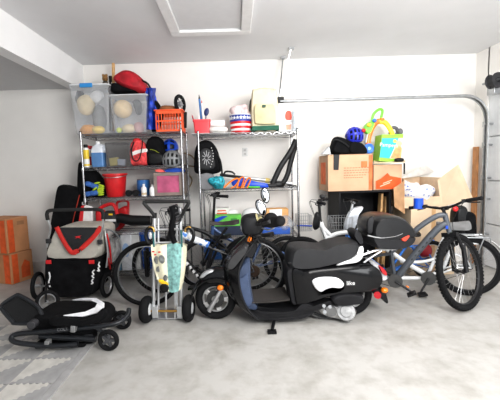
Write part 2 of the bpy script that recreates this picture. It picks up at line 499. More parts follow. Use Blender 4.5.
ZR = [pp(248, y, YF).z for y in (132, 188, 236)]+[.26]
left_unit = shelf_unit('left chrome wire shelf unit, holding clear totes and red bucket', LXL, LXR, ZL, ZL[0]+.02)
right_unit = shelf_unit('right chrome wire shelf unit, holding flag bucket and cream cooler bag', RXL, RXR, ZR, ZR[0]+.02)
def at(px, z, Y, py=None):
    "x of pixel column px at depth Y and height z"
    d0 = pp(px, 100, Y); d1 = pp(px, 300, Y); t = (z-d0.z)/(d1.z-d0.z)
    return d0.x+(d1.x-d0.x)*t
def zz(px, py, Y): return pp(px, py, Y).z

# ------------------------------------------------------------------ left unit, top shelf
z = ZL[0]+.001
CLR = clear('clear_plastic', (.74, .76, .79), .27, .15)
CLR2 = clear('smoked_plastic', (.12, .115, .11), .45, .2)
LIDM = clear('clear_lid', (.85, .87, .89), .75, .3)
def tote(label, px0, px1, pyt, Y, z, d, body, lidm, latch, name='clear_tote', tp=.86, ribs=True):
    x0, x1 = at(px0, z+.3, Y), at(px1, z+.3, Y); zt = zz((px0+px1)/2, pyt, Y); h = zt-z; c = V(((x0+x1)/2, Y+d/2, z))
    w = x1-x0
    t = thing(name, label, 'storage tote', c)
    m = M(); n = 6
    def ring(sx, sy, zz_):
        pts = []
        for (qx, qy) in ((1, -1), (1, 1), (-1, 1), (-1, -1)):
            for k in range(n+1):
                a0 = math.atan2(qy, qx)-PI/4+PI/2*k/n
                r = .035; pts.append(V((c.x+qx*(sx/2-r)+r*math.cos(a0), c.y+qy*(sy/2-r)+r*math.sin(a0), zz_)))
        return pts
    rings = [ring(w*tp, d*tp, z+.003), ring(w*(tp+(1-tp)*.9)*.985, d*(tp+(1-tp)*.9)*.985, z+h*.9), ring(w*.985, d*.985, z+h*.93), ring(w, d, z+h*.935), ring(w, d, z+h*.965)]
    k = len(rings[0]); vs = [p for r in rings for p in r]; fs = [tuple(range(k))[::-1]]
    for i in range(len(rings)-1):
        for q in range(k): fs.append((i*k+q, i*k+(q+1) % k, (i+1)*k+(q+1) % k, (i+1)*k+q))
    m.add(vs, fs); m.build('body', body, t)
    l = M(); rr = [ring(w*1.01, d*1.01, z+h*.965), ring(w*1.01, d*1.01, z+h*.985), ring(w*.9, d*.9, z+h)]
    l.add([p for r in rr for p in r], [tuple(range(k))[::-1], tuple(range(2*k, 3*k))]+[(i*k+q, i*k+(q+1) % k, (i+1)*k+(q+1) % k, (i+1)*k+q) for i in range(2) for q in range(k)])
    l.build('lid', lidm, t)
    if latch: M().box((c.x-w*.05, Y-.008, z+h*.955), (.15, .02, .05)).build('latch', latch, t, bevel=.006)
    return c, w, h
LB = mat('latch_blue', s2l(50, 140, 205), .4)
cA, wA, hA = tote('tall clear tote with a blue latch, on the top shelf at far left', 69.5, 110, 83, 4.13, z, .40, CLR, LIDM, LB)
cB, wB, hB = tote('shorter clear tote under the red and black bag on the top shelf', 108.5, 147.5, 93.5, 4.14, z, .40, CLR, LIDM, None)
def lump(name, label, cat, px, py, Y, rad, material, zb=None, group=None, amp=.02, fr=8, e=1.0, rot=(0, 0, 0), seed=0):
    p = pp(px, py, Y)
    if zb is not None: p.z = zb+rad[2]
    m = M().ell(p, rad, rot, 18, 12, e, amp, fr, seed=seed)
    return one(name, m, material, label, cat, (p.x, p.y, p.z-rad[2]), group)
PLC = mat('plush_cream', s2l(225, 205, 165), .95, bump=.4, bscale=80)
PLG = mat('plush_grey', s2l(130, 130, 128), .95, bump=.4)
PLO = mat('plush_orange', s2l(235, 160, 50), .95, bump=.4)
lump('plush_toy', 'cream soft toy inside the tall clear tote', 'soft toy', 86, 105, 4.36, (.11, .10, .13), PLC, None)
lump('plush_toy', 'orange soft toy at the bottom of the tall clear tote', 'soft toy', 88, 124, 4.30, (.12, .09, .06), PLO, z+.012, amp=.05)
lump('plush_toy', 'grey soft toy against the right side of the tall clear tote', 'soft toy', 99, 112, 4.36, (.075, .10, .19), PLG, z+.012, amp=.03)
lump('toy_ball', 'large tan ball inside the shorter clear tote', 'ball', 123, 109, 4.32, (.115, .115, .115), mat('ball_tan', s2l(230, 200, 150), .6), None, amp=0)
lump('plush_toy', 'small tan soft toy below the ball in the shorter clear tote', 'soft toy', 128, 123, 4.32, (.09, .08, .055), PLC, z+.012)
lump('tennis_ball', 'yellow-green tennis ball at the bottom of the shorter clear tote', 'ball', 119, 129, 4.24, (.034, .034, .034), mat('tennis', s2l(205, 215, 80), .9, bump=.3), z+.012, amp=0)
lump('plush_toy', 'dull pink soft toy at the right of the shorter clear tote', 'soft toy', 139, 119, 4.34, (.06, .08, .07), mat('plush_pink', s2l(200, 150, 145), .95), z+.012)
lump('plush_toy', 'yellow soft toy beside the orange toy in the tall clear tote', 'soft toy', 98, 124, 4.27, (.07, .08, .05), mat('plush_yellow', s2l(240, 205, 90), .95, bump=.4), z+.012, amp=.03, seed=3)
lump('plush_toy', 'white soft toy under the lid of the tall clear tote', 'soft toy', 97, 97, 4.40, (.085, .08, .08), mat('plush_white', (.78, .77, .75), .95, bump=.4), None, amp=.04, seed=5)
lump('dark_toy', 'dark grey toy near the left top of the tall clear tote', 'toy', 79, 96, 4.42, (.05, .08, .09), DGR, None, amp=.04, seed=8)
lump('dark_toy', 'dark grey toy at the right of the ball in the shorter clear tote', 'toy', 138, 107, 4.42, (.06, .06, .09), DGR, None, amp=.04, seed=9)
# red and black bag lying on the second tote
zt = cB.z+hB
rb = thing('red_bag', 'red domed bag with a black side lying on the shorter clear tote', 'bag', (cB.x, 4.34, zt))
pr = [(115, 81), (121, 75), (129, 72), (138, 75), (146, 83), (150, 92), (146, 95), (136, 93), (124, 88)]
M().puff([pp(x, y, 4.32) for x, y in pr], .19, .35).build('dome', mat('red_fabric', s2l(175, 25, 40), .65, bump=.2, var=.15), rb)
pr = [(110, 94), (113, 87), (119, 85.5), (128, 90.5), (142, 93), (146, 95), (128, 95.5)]
M().puff([pp(x, y-.6, 4.36) for x, y in pr], .16, .3).build('side', FABK, rb)
M().tube([pp(x, y, 4.20) for x, y in ((141, 80), (148, 84), (152, 92))], .012, 6, sm=4).build('strap', BLK, rb)
# blue bag hanging down between tote and basket
bb = M().grid(lambda u, v: pp(146+9*u+2*math.sin(v*5)*(1-u)*.3+v*2, 88+41.5*v, 4.20+.05*math.sin(u*PI*2.5+v*3)+.04*u), 10, 14, .03)
one('blue_bag', bb, mat('royal_fabric', s2l(25, 60, 165), .55, bump=.4, bscale=25, var=.35, scale=18), 'crumpled blue nylon bag standing between the clear tote and the orange basket', 'bag', pp(150, 130, 4.2))
ub = M().puff([pp(x, y, 4.32) for x, y in ((149, 92), (155, 98), (163, 110), (163, 118), (158, 131.5), (152, 131.5), (150, 110))], .07, .3)
one('black_bag', ub, FABK, 'black sloping bag behind the orange basket on the top shelf', 'bag', pp(156, 131, 4.32))
# orange slotted basket
OB = mat('orange_plastic', s2l(238, 98, 52), .45)
x0, x1 = at(155.5, z, 4.15), at(183, z, 4.15); zt_ = zz(168, 110, 4.15); h = zt_-z; yb0, yb1 = 4.15, 4.42
bk = thing('orange_basket', 'orange slotted plastic basket on the top shelf', 'basket', ((x0+x1)/2, 4.28, z))
m = M()
def slat_wall(m, a, b, z0, z1, n, th=.006):
    a, b = V(a), V(b); d = b-a
    for i in range(n+1):
        p = a+d*(i/n); m.box(p+V((0, 0, (z0+z1)/2)), (.010 if abs(d.x) > abs(d.y) else th, th if abs(d.x) > abs(d.y) else .010, z1-z0))
    for (zz_, hh) in ((z0+.012, .024), ((z0+z1)/2, .016), (z1-.02, .045)):
        m.box((a+b)/2+V((0, 0, zz_)), (max(abs(d.x), th)+.004, max(abs(d.y), th)+.004, hh))
slat_wall(m, (x0+.012, yb0, 0), (x1-.012, yb0, 0), z, zt_, 9); slat_wall(m, (x0+.012, yb1, 0), (x1-.012, yb1, 0), z, zt_, 9)
slat_wall(m, (x0+.012, yb0, 0), (x0+.012, yb1, 0), z, zt_, 7); slat_wall(m, (x1-.012, yb0, 0), (x1-.012, yb1, 0), z, zt_, 7)
m.build('body', OB, bk); M().box(((x0+x1)/2, (yb0+yb1)/2, z+.004), (x1-x0-.03, yb1-yb0-.01, .006)).build('bottom', OB, bk)
rm = M(); 
for (c_, d_) in ((((x0+x1)/2, yb0-.006, zt_), (x1-x0+.01, .02, .014)), (((x0+x1)/2, yb1+.006, zt_), (x1-x0+.01, .02, .014)), ((x0, 4.285, zt_), (.02, .29, .014)), ((x1, 4.285, zt_), (.02, .29, .014))): rm.box(c_, d_)
rm.build('rim', OB, bk, bevel=.004)
lump('leather_glove', 'brown leather glove sticking out of the orange basket', 'glove', 168, 110, 4.28, (.11, .08, .06), mat('brown_leather', s2l(150, 95, 55), .7, bump=.3), None, amp=.03)
w_ = thing('toy_wheel', 'black spoked toy wheel standing upright in the orange basket', 'toy wheel', pp(180, 112, 4.30))  # small black wheel with tyre, hub and short fork
c_ = pp(180, 104, 4.27)
M().torus(c_, (1, -.45, 0), .095, .022, 28, 8).build('tyre', RUB, w_)
m = M().cyl(c_-V((.02, -.01, 0)), c_+V((.02, -.01, 0)), .03)
for k in range(6): a = 2*PI*k/6; m.cyl(c_, c_+V((.39*math.cos(a), .92*math.cos(a), math.sin(a)))*V((1, 1, 1)).x*.09 if False else c_+V((.041*math.cos(a), .09*math.cos(a), .095*math.sin(a))), .008, n=6)
m.build('hub', mat('hub_grey', (.25, .25, .26), .5), w_)
M().tube([c_, c_+V((-.05, .03, -.02)), c_+V((-.06, .04, -.16))], .012, 6).build('fork', DGR, w_)
M().box(pp(185, 120, 4.33), (.045, .03, .2), (0, .06, 0)).build('bracket', BLK, w_, bevel=.006)
# stick, pole and figurine behind the totes
p0, p1 = pp(113.8, 131, 4.545), pp(113.3, 64, 4.52)
one('wooden_stick', M().cyl(p0, p1, .016, .020, 12).ell(p1, (.021, .021, .015)), WOOD, 'thin wooden stick standing behind the red and black bag', 'stick', p0)
p0, p1 = pp(109.8, 131, 4.52), pp(110.3, 77, 4.52)
one('black_pole', M().cyl(p0, p1, .013, n=10).cyl(p1-V((0, 0, .06)), p1+V((0, 0, .01)), .022, n=10), BLK, 'short black pole standing behind the tall clear tote', 'pole', p0)
fg = thing('figurine', 'small brown figurine peeking above the tall clear tote', 'figurine', pp(105, 84, 4.33))
BRN = mat('figurine_brown', s2l(140, 105, 60), .7, var=.3, scale=60)
hc = pp(105, 78.3, 4.33)
m = M().ell(hc, (.034, .034, .042), amp=.012, fr=30).ell(hc+V((-.022, 0, .035)), (.014, .012, .018)).ell(hc+V((.022, 0, .035)), (.014, .012, .018)).ell(hc+V((0, -.032, -.008)), (.012, .01, .01))
m.build('head', BRN, fg); M().ell(hc-V((0, 0, .075)), (.036, .03, .05), amp=.005).build('body', mat('figurine_dark', (.06, .05, .035), .8), fg)

# ------------------------------------------------------------------ left unit, second shelf
z = ZL[1]+.001
def bottle(label, px, pyt, Y, r, cols, prof=None, z=None, capm=None, name='bottle', cat='bottle', bands=None, grip=None, group=None):
    x = at(px, z+.1, Y); zt = zz(px, pyt, Y); h = zt-z
    t = thing(name, label, cat, (x, Y, z), group=group)
    prof = prof or [(.9, 0), (1, .03), (1, .62), (.8, .74), (.36, .82), (.36, .88)]
    M().lathe([(r*a, h*b) for a, b in prof], (x, Y, z), 20).build('body', cols, t)
    if capm: M().lathe([(r*.46, h*.86), (r*.46, h*.985), (r*.40, h)], (x, Y, z), 16).build('cap', capm, t)
    if bands:
        for (b0, b1, mm) in bands: M().lathe([(r*1.012, h*b0), (r*1.012, h*b1)], (x, Y, z), 20, capb=False, capt=False).build('label', mm, t)
    return t, V((x, Y, z)), h
YELB = mat('bottle_yellow', s2l(240, 205, 60), .4, var=.1)
t, c, h = bottle('yellow and white spray can with a black cap on the second shelf', 86.5, 144.5, 4.20, .034, WHT, [(1, 0), (1, .8), (.9, .84), (.55, .87)], z, None, 'spray_can', 'spray can', [(.36, .76, YELB), (.06, .14, YELB)])
M().lathe([(.026, h*.86), (.026, h*.97), (.02, h)], c, 16).build('cap', BLK, t)
t, c, h = bottle('white bottle with a red trigger top behind the yellow spray can', 90.5, 146, 4.32, .036, WHT, None, z, None, 'spray_bottle', 'spray bottle', [(.1, .5, RED)])
m = M().box(c+V((0, -.015, h*.94)), (.035, .10, .035)).cyl(c+V((0, 0, h*.84)), c+V((0, 0, h*.94)), .016).tube([c+V((0, -.03, h*.92)), c+V((0, -.05, h*.82))], .006, 6)
m.build('trigger', RED, t, bevel=.006)
# blue washer fluid jug
x = at(98.3, z+.1, 4.22); zt = zz(98, 141.5, 4.22); h = zt-z; c = V((x, 4.24, z))
jg = thing('fluid_jug', 'translucent white jug half full of blue liquid on the second shelf', 'jug', c)
def rbox_ring(c, w, d, zz_, r, n=5):
    pts = []
    for (qx, qy) in ((1, -1), (1, 1), (-1, 1), (-1, -1)):
        for k in range(n+1):
            a0 = math.atan2(qy, qx)-PI/4+PI/2*k/n; pts.append(V((c.x+qx*(w/2-r)+r*math.cos(a0), c.y+qy*(d/2-r)+r*math.sin(a0), zz_)))
    return pts
def loft(m, rings, cap=True):
    k = len(rings[0]); fs = [tuple(range(k))[::-1], tuple(range((len(rings)-1)*k, len(rings)*k))] if cap else []
    for i in range(len(rings)-1):
        for q in range(k): fs.append((i*k+q, i*k+(q+1) % k, (i+1)*k+(q+1) % k, (i+1)*k+q))
    return m.add([p for r in rings for p in r], fs)
w = .155
loft(M(), [rbox_ring(c, w*.96, .12, z, .02), rbox_ring(c, w, .125, z+.02, .025), rbox_ring(c, w, .125, z+h*.56, .025)]).build('liquid_part', mat('washer_blue', s2l(88, 132, 182), .25), jg)
loft(M(), [rbox_ring(c, w, .125, z+h*.56, .025), rbox_ring(c, w, .125, z+h*.66, .025), rbox_ring(c, w*.8, .1, z+h*.8, .03), rbox_ring(c, w*.36, .055, z+h*.9, .025), rbox_ring(c, w*.36, .055, z+h*.93, .025)]).build('upper_part', mat('jug_white', (.72, .75, .80), .35), jg)
M().cyl(c+V((0, 0, h*.92)), c+V((0, 0, h)), .027, n=16).build('cap', WHT, jg)
M().tube([c+V((.03, 0, h*.86)), c+V((.075, 0, h*.82)), c+V((.078, 0, h*.6))], .014, 8, sm=4).build('handle', mat('jug_white', (.7, .72, .76), .35), jg)
cC, wC, hC = tote('smoked grey plastic bin on the second shelf beside the blue jug', 103.5, 131.5, 142, 4.16, z, .34, CLR2, CLR2, None, 'smoked_bin', .92)
M().box((cC.x, 4.155, cC.z+hC*.97), (.06, .02, .03)).build('x', BLU, None)if False else None
for i, (px, w_, hh, col, lb) in enumerate(((114, .11, .10, (235, 220, 150), 'cream'), (121, .10, .08, (215, 222, 235), 'pale blue'))):
    x = at(px, z+.05, 4.24)
    one('paper_packet', M().box((x, 4.26, z+.012+hh/2), (w_, .06, hh), (0, .1*(i*2-1), 0)), mat('packet_%d' % i, s2l(*col), .7), lb+' paper packet inside the smoked grey bin', 'packet', (x, 4.26, z+.012), bevel=.006)
# red backpack
rp = thing('red_bag', 'red and white patterned bag with black strap on the second shelf', 'bag', (at(139.5, z, 4.26), 4.26, z))
pr = [(130.5, 147), (134, 141), (139, 139.5), (144, 142), (148, 149), (149, 164.5), (140, 165.2), (131.8, 165)]
RP = mat('red_print', s2l(222, 70, 72), .8, var=.3, scale=22, bump=.2)
M().puff([pp(x, y, 4.26) for x, y in pr], .085, .22, sm=3).build('body', RP, rp)
M().puff([pp(x, y, 4.185) for x, y in ((132, 152), (139, 149.5), (146.6, 148.5), (147, 152), (139, 153.5), (132.4, 156))], .012, .2, sm=2).build('band', mat('offwhite_band', (.75, .70, .68), .8), rp)
M().tube([pp(x, y, 4.165) for x, y in ((134, 142), (131.5, 150), (133, 159), (137, 161), (140, 157), (142, 147), (142.5, 140.5))], .0095, 6, sm=4, sq=.6).build('strap', BLK, rp)
M().ell(pp(137, 140.5, 4.24), (.05, .05, .03)).build('top', RED, rp)
bp = thing('black_backpack', 'black backpack with blue buckles on the second shelf beside the grey helmet', 'backpack', (at(155.5, z, 4.3), 4.3, z))
pr = [(147, 146), (150, 138.5), (156, 136.5), (162, 139), (165, 148), (165.5, 164.5), (156, 165.2), (147.6, 165)]
M().puff([pp(x, y, 4.31) for x, y in pr], .12, .22, sm=3).build('body', FABK, bp)
M().tube([pp(x, y, 4.195) for x, y in ((150, 149.5), (155, 150.5), (161, 154.5))], .006, 6, sm=3).build('piping', mat('lime', s2l(190, 205, 60), .6), bp)
for py in (155.5, 161.5): M().box(pp(159, py, 4.19), (.09, .012, .018)).build('buckle', BLU, bp, bevel=.003)
M().puff([pp(x, y, 4.195) for x, y in ((149, 154), (156, 152.5), (163, 155), (163, 163), (156, 164.5), (149.5, 163.5))], .03, .25, sm=3).build('pocket', BLK, bp)
# helmets
def helmet(label, px, py, Y, rx, ry, rz, shellm, zb=None, vents=5, rotz=0, rotx=0, inner=BLK, name='bike_helmet'):
    c = pp(px, py, Y)
    if zb is not None: c.z = zb+rz*.42
    t = thing(name, label, 'helmet', (c.x, c.y, c.z-rz*.42))
    R = Euler((rotx, 0, rotz)).to_matrix()
    M().ell((0, 0, 0), (rx*.93, ry*.93, rz*.93), cut=-.35, nu=24, nv=14).xf(Matrix.Translation(c) @ R.to_4x4()).build('liner', inner, t)
    # shell: ribs running over the crown, leaving the vents open
    m = M()
    for k in range(vents):
        u = -1+2*k/(vents-1); wv = .62/vents
        def fn(a, b, u=u, wv=wv):
            th = math.radians(-18+216*a); off = u*.84+(b-.5)*wv*1.5
            cx = max(-.985, min(.985, off)); s_ = math.sqrt(1-cx*cx)
            return R @ V((rx*cx, ry*s_*math.cos(th), max(rz*s_*math.sin(th), -rz*.36)))+c
        m.grid(fn, 18, 3, .010)
    for th in (-18, 30, 66, 108, 150, 198):
        def fn2(a, b, th=th):
            t_ = math.radians(th+(b-.5)*13); cx = -.97+1.94*a; s_ = math.sqrt(max(0, 1-cx*cx))
            return R @ V((rx*cx, ry*s_*math.cos(t_), max(rz*s_*math.sin(t_), -rz*.36)))+c
        m.grid(fn2, 16, 2, .012)
    m.build('shell', shellm, t)
    M().torus((0, 0, 0), (0, 0, 1), 1, .03, 28, 6).xf(Matrix.Translation(c) @ R.to_4x4() @ Matrix.Translation((0, 0, -rz*.36)) @ Matrix.Diagonal((rx*.93, ry*.93, .012/.03, 1))).build('rim', inner, t)
    return t
helmet('blue bike helmet behind the grey helmet on the second shelf', 170.5, 148, 4.42, .098, .125, .115, BLU, None, 3)
helmet('grey vented bike helmet at the right end of the second shelf', 172, 158, 4.22, .118, .145, .125, mat('helmet_grey', s2l(128, 130, 132), .45), z, 5, rotx=.25)
for cc in ():
    pass
# ------------------------------------------------------------------ left unit, third shelf
z = ZL[2]+.001
jk = M().puff([pp(x, y, 4.36) for x, y in ((81.5, 168), (90, 167.5), (98, 174), (104, 184), (106, 196.3), (92, 196.6), (83, 196.5))], .13, .2, sm=3)
one('black_bag', jk, FABK, 'black soft bag behind the blue and lime gloves on the third shelf', 'bag', (at(93, z, 4.36), 4.36, z))
hb = M().puff([pp(x, y, 4.30) for x, y in ((79.5, 163), (82, 166), (82.5, 180), (83, 205), (80, 206), (78.5, 185))], .05, .25, sm=3)
hb.tube([pp(x, y, 4.105) for x, y in ((80, 168), (81, 163), (82, 168))], .006, 6, sm=3)
one('hanging_jacket', hb, FABK, 'black jacket hanging outside the left post of the left shelf', 'jacket', pp(80, 206, 4.30))
GLB = mat('glove_blue', s2l(60, 105, 175), .8, bump=.3)
GLG = mat('glove_lime', s2l(175, 200, 50), .8, bump=.3)
def glove(label, cx, cy, Y, mcol, ang, s=1.0, tips=None):
    c = pp(cx, cy, Y); t = thing('work_glove', label, 'glove', (c.x, c.y, z))
    Rm = Matrix.Translation(c) @ Matrix.Rotation(ang, 4, 'Y')
    M().ell((0, 0, 0), (.065*s, .035, .034*s), e=.75).ell((-.075*s, 0, 0), (.05*s, .033, .033*s), e=.7).xf(Rm).build('palm', mcol, t)
    f = M()
    for k in range(4): f.ell((.09*s, -.012, -.036*s+.024*s*k), (.05*s*(1-.1*abs(k-1.5)), .014, .0125*s))
    f.ell((.03*s, -.02, .052*s), (.04*s, .014, .013*s), (0, -.5, 0)); f.xf(Rm).build('fingers', tips or mcol, t)
glove('upper blue work glove with lime fingers on the third shelf', 94.5, 186, 4.155, GLB, .35, .95, GLG)
glove('lower blue work glove with lime fingers on the third shelf', 94, 193, 4.15, GLB, -.12, .95, GLG)
# red bucket
x = at(115.3, z+.1, 4.25); zt = zz(115, 173.5, 4.25); h = zt-z; c = V((x, 4.27, z))
rbk = thing('red_bucket', 'red plastic bucket with a metal handle on the third shelf', 'bucket', c)
M().lathe([(.105, 0), (.112, .01), (.138, h*.9), (.152, h*.91), (.154, h), (.142, h), (.130, h*.85), (.104, .012)], c, 32, capb=True).build('body', RED, rbk)
M().tube([c+V((.155*math.cos(a), -.155*math.sin(a), h*.93-.03*math.sin(a))) for a in [PI*k/14 for k in range(15)]], .004, 6).build('handle', STEEL, rbk)
# binoculars
c = V((at(133, z, 4.17), 4.20, z))
bn = thing('binoculars', 'black binoculars lying beside the red bucket on the third shelf', 'binoculars', c)
for sx in (-1, 1):
    M().cyl(c+V((sx*.043, -.06, .045)), c+V((sx*.043, .05, .045)), .038, .027, 16).torus(c+V((sx*.043, -.06, .045)), (0, 1, 0), .034, .008, 18, 6).build('barrel', BLK, bn)
    M().cyl(c+V((sx*.043, -.058, .045)), c+V((sx*.043, -.0585, .045)), .030, n=16).build('lens', BLKG, bn)
M().box(c+V((0, 0, .045)), (.05, .06, .03)).build('bridge', BLK, bn, bevel=.006)
# blue can, two white bottles
x = at(144, z, 4.38); zt = zz(144, 179, 4.38); h = zt-z
bc = thing('blue_can', 'blue can behind the small white bottles on the third shelf', 'can', (x, 4.38, z))
M().lathe([(.078, 0), (.082, .01), (.082, h-.02), (.076, h-.012)], (x, 4.38, z), 24).build('body', mat('can_blue', s2l(55, 115, 180), .35), bc)
M().lathe([(.074, h-.012), (.078, h), (.070, h)], (x, 4.38, z), 24).build('lid', STEEL, bc)
bottle('left small white bottle beside the black binoculars on the third shelf', 143.8, 184, 4.17, .034, WHT, None, z, WHT, bands=[(.12, .3, mat('label_tan', s2l(200, 180, 150), .7))])
bottle('right small white bottle beside the framed pink drawer on the third shelf', 152.2, 184.5, 4.16, .034, WHT, None, z, mat('cap_grey', (.5, .5, .5), .5))
# taupe drawer with pink front
x0, x1 = at(154.5, z, 4.15), at(183, z, 4.15); zt = zz(168, 172.5, 4.15); h = zt-z
dr = thing('drawer_bin', 'taupe drawer bin with a pink front panel on the third shelf', 'storage bin', ((x0+x1)/2, 4.3, z))
TP = mat('taupe', s2l(140, 125, 118), .6); b_ = .04; xm = (x0+x1)/2
m = M().box((xm, 4.32, z+.004), (x1-x0, .34, .008)).box((xm, 4.32, zt-.004), (x1-x0, .34, .008)).box((x0+.004, 4.32, z+h/2), (.008, .34, h)).box((x1-.004, 4.32, z+h/2), (.008, .34, h)).box((xm, 4.486, z+h/2), (x1-x0, .008, h))
m.build('case', TP, dr)
m = M().box((xm, 4.15, zt-b_/2), (x1-x0, .02, b_)).box((xm, 4.15, z+b_/2), (x1-x0, .02, b_)).box((x0+b_/2, 4.15, z+h/2), (b_, .02, h-2*b_)).box((x1-b_/2, 4.15, z+h/2), (b_, .02, h-2*b_))
m.build('front_frame', TP, dr, bevel=.003)
M().box((xm, 4.155, z+h/2), (x1-x0-2*b_, .008, h-2*b_)).build('front_panel', mat('pink_panel', s2l(182, 88, 122), .5, var=.14, scale=7), dr)
ib = M().puff([pp(x, y, 4.30) for x, y in ((163, 171.6), (166, 169.5), (172, 167.6), (180, 167.6), (185, 170.6), (182, 172.2), (172, 172.4))], .10, .2, sm=4)
one('blue_pouch', ib, mat('pouch_blue', s2l(25, 85, 195), .45, bump=.2), 'flat blue pouch lying on top of the taupe drawer bin', 'pouch', pp(173, 172.4, 4.3))
rc_ = M().puff([pp(x, y, 4.20) for x, y in ((155.5, 171), (158, 169), (163, 169.6), (165, 172), (160, 172.4))], .06, .2, sm=4)
one('red_cloth', rc_, mat('coral_cloth', s2l(235, 105, 100), .9, bump=.3), 'small coral red cloth on the left end of the drawer bin', 'cloth', pp(160, 172.4, 4.2))

# ------------------------------------------------------------------ left unit, fourth shelf
z = ZL[3]+.001
x = at(83.5, z+.1, 4.14)
bd = thing('boogie_board', 'white board with red edge leaning behind the bike trailer handle', 'board', (x, 4.05, 0))
q = [pp(78, 229, 4.06), pp(81.5, 207, 4.06), pp(86, 205, 4.06), pp(92, 207, 4.06), pp(92.5, 229, 4.06), pp(92, 285, 4.06), pp(78, 285, 4.06)]
M().extr(q, (0, .035, 0)).build('body', mat('board_white', (.78, .77, .76), .5), bd, bevel=.008)
M().extr([pp(77.5, 229, 4.055), pp(81, 206, 4.055), pp(84, 205.4, 4.055), pp(82, 229, 4.055), pp(82, 283, 4.055), pp(77.5, 283, 4.055)], (0, .045, 0)).build('edge', RED, bd)
# leaf blower
lbx = thing('leaf_blower', 'red and black leaf blower with a long black tube on the fourth shelf', 'leaf blower', (at(115, z, 4.25), 4.25, z))
Y = 4.22
M().puff([pp(x, y, Y) for x, y in ((104, 213), (110, 210.5), (116, 213), (118.5, 220), (117, 228), (110, 230.8), (104, 229.5))], .10, .25, sm=4).build('motor_housing', DGR, lbx)
M().tube([pp(x, y, Y-.02) for x, y in ((98, 222), (97.5, 212), (103, 206.5), (111, 204), (115, 207), (117, 214))], .022, 8, sm=5).build('handle', RED, lbx)
M().puff([pp(x, y, Y-.06) for x, y in ((97, 224), (97, 212), (101, 209), (105, 211), (104, 220), (103, 228), (98, 229))], .045, .3, sm=3).build('rear_cover', RED, lbx)
M().tube([pp(x, y, Y) for x, y in ((114, 219.5), (121, 218), (132, 220.5), (151, 220.5))], [.062, .062, .068, .060], 16).torus(pp(151, 220.5, Y), (1, 0, 0), .058, .006, 20, 6).build('tube', BLK, lbx)
M().box(pp(110.5, 220.5, Y-.108), (.13, .006, .03)).build('label', WHT, lbx)
M().box(pp(110.5, 214.5, Y-.098), (.05, .006, .022)).build('switch', YEL, lbx, bevel=.003)
ch = thing('red_tool', 'red power tool standing behind the leaf blower on the fourth shelf', 'power tool', (at(123, z, 4.45), 4.45, z))
M().puff([pp(x, y, 4.45) for x, y in ((117, 212), (122, 207), (128, 206), (129, 213), (127, 222), (119, 231), (115, 228))], .07, .25, sm=4).build('body', RED, ch)
M().tube([pp(x, y, 4.42) for x, y in ((118, 212), (117, 203), (123, 200.5), (128, 202), (128, 209))], .016, 8, sm=5).build('handle', RED, ch)
# ------------------------------------------------------------------ left unit, bottom shelf
z = ZL[4]+.001
def carton(name, label, cat, px0, px1, pyt, Y, z, d, mm, flat=False, group=None, bevel=.006, rz=0):
    x0, x1 = at(px0, z+.2, Y), at(px1, z+.2, Y); zt = zz((px0+px1)/2, pyt, Y)
    return M().box(((x0+x1)/2, Y+d/2, (z+zt)/2), (x1-x0, d, zt-z), (0, 0, rz)), ((x0+x1)/2, Y+d/2, z), zt
m, o_, zt = carton('', '', '', 114.5, 120.5, 238, 4.2, z, .25, None)
one('pale_blue_box', m, mat('paleblue', s2l(125, 165, 190), .6), 'narrow pale blue box on the bottom shelf behind the bicycles', 'box', o_, bevel=.005)
m, o_, zt = carton('', '', '', 121, 131.5, 234, 4.18, z, .2, None)
wb = thing('paper_bag', 'white bag with a pale blue print on the bottom shelf', 'bag', o_)
m.build('body', mat('bagwhite', (.8, .81, .84), .6), wb, bevel=.012)
M().ell((o_[0], 4.178, (z+zt)/2+.03), (.045, .004, .09)).build('print', mat('printblue', s2l(165, 195, 230), .6), wb)
m, o_, zt = carton('', '', '', 132, 140, 232, 4.22, z, .25, None)
one('white_carton', m, mat('cartonwhite', (.72, .72, .71), .6), 'tall white carton between the white bag and the blue bin', 'box', o_, bevel=.005)
x0, x1 = at(140.5, z+.2, 4.2), at(156, z+.2, 4.2); zt = zz(148, 233, 4.2)
bi = thing('blue_bin', 'deep blue plastic bin on the bottom shelf behind the hand truck', 'storage bin', ((x0+x1)/2, 4.34, z))
cc = V(((x0+x1)/2, 4.36, z)); ww = x1-x0
loft(M(), [rbox_ring(cc, ww*.88, .26, z, .02), rbox_ring(cc, ww, .3, zt-.03, .02)]).build('body', mat('binblue', s2l(25, 80, 165), .45), bi)
loft(M(), [rbox_ring(cc, ww+.02, .32, zt-.03, .02), rbox_ring(cc, ww+.02, .32, zt, .02)]).build('rim', mat('binblue2', s2l(30, 90, 180), .45), bi)
m, o_, zt = carton('', '', '', 158, 180, 240, 4.24, z, .28, None)
one('grey_crate', m, mat('crategrey', (.3, .3, .31), .6), 'grey crate at the right end of the bottom shelf', 'crate', o_, bevel=.01)

# ================================================================== right unit
z = ZR[0]+.001
# white tray lining the left end
ta, tb_ = at(191, z, 4.18), at(235, z, 4.18)
one('white_tray', M().box(((ta+tb_)/2, 4.32, z+.004), (tb_-ta, .30, .007)), WHT, 'thin white tray under the red pen basket on the right top shelf', 'tray', ((ta+tb_)/2, 4.32, z), bevel=.002)
z += .008
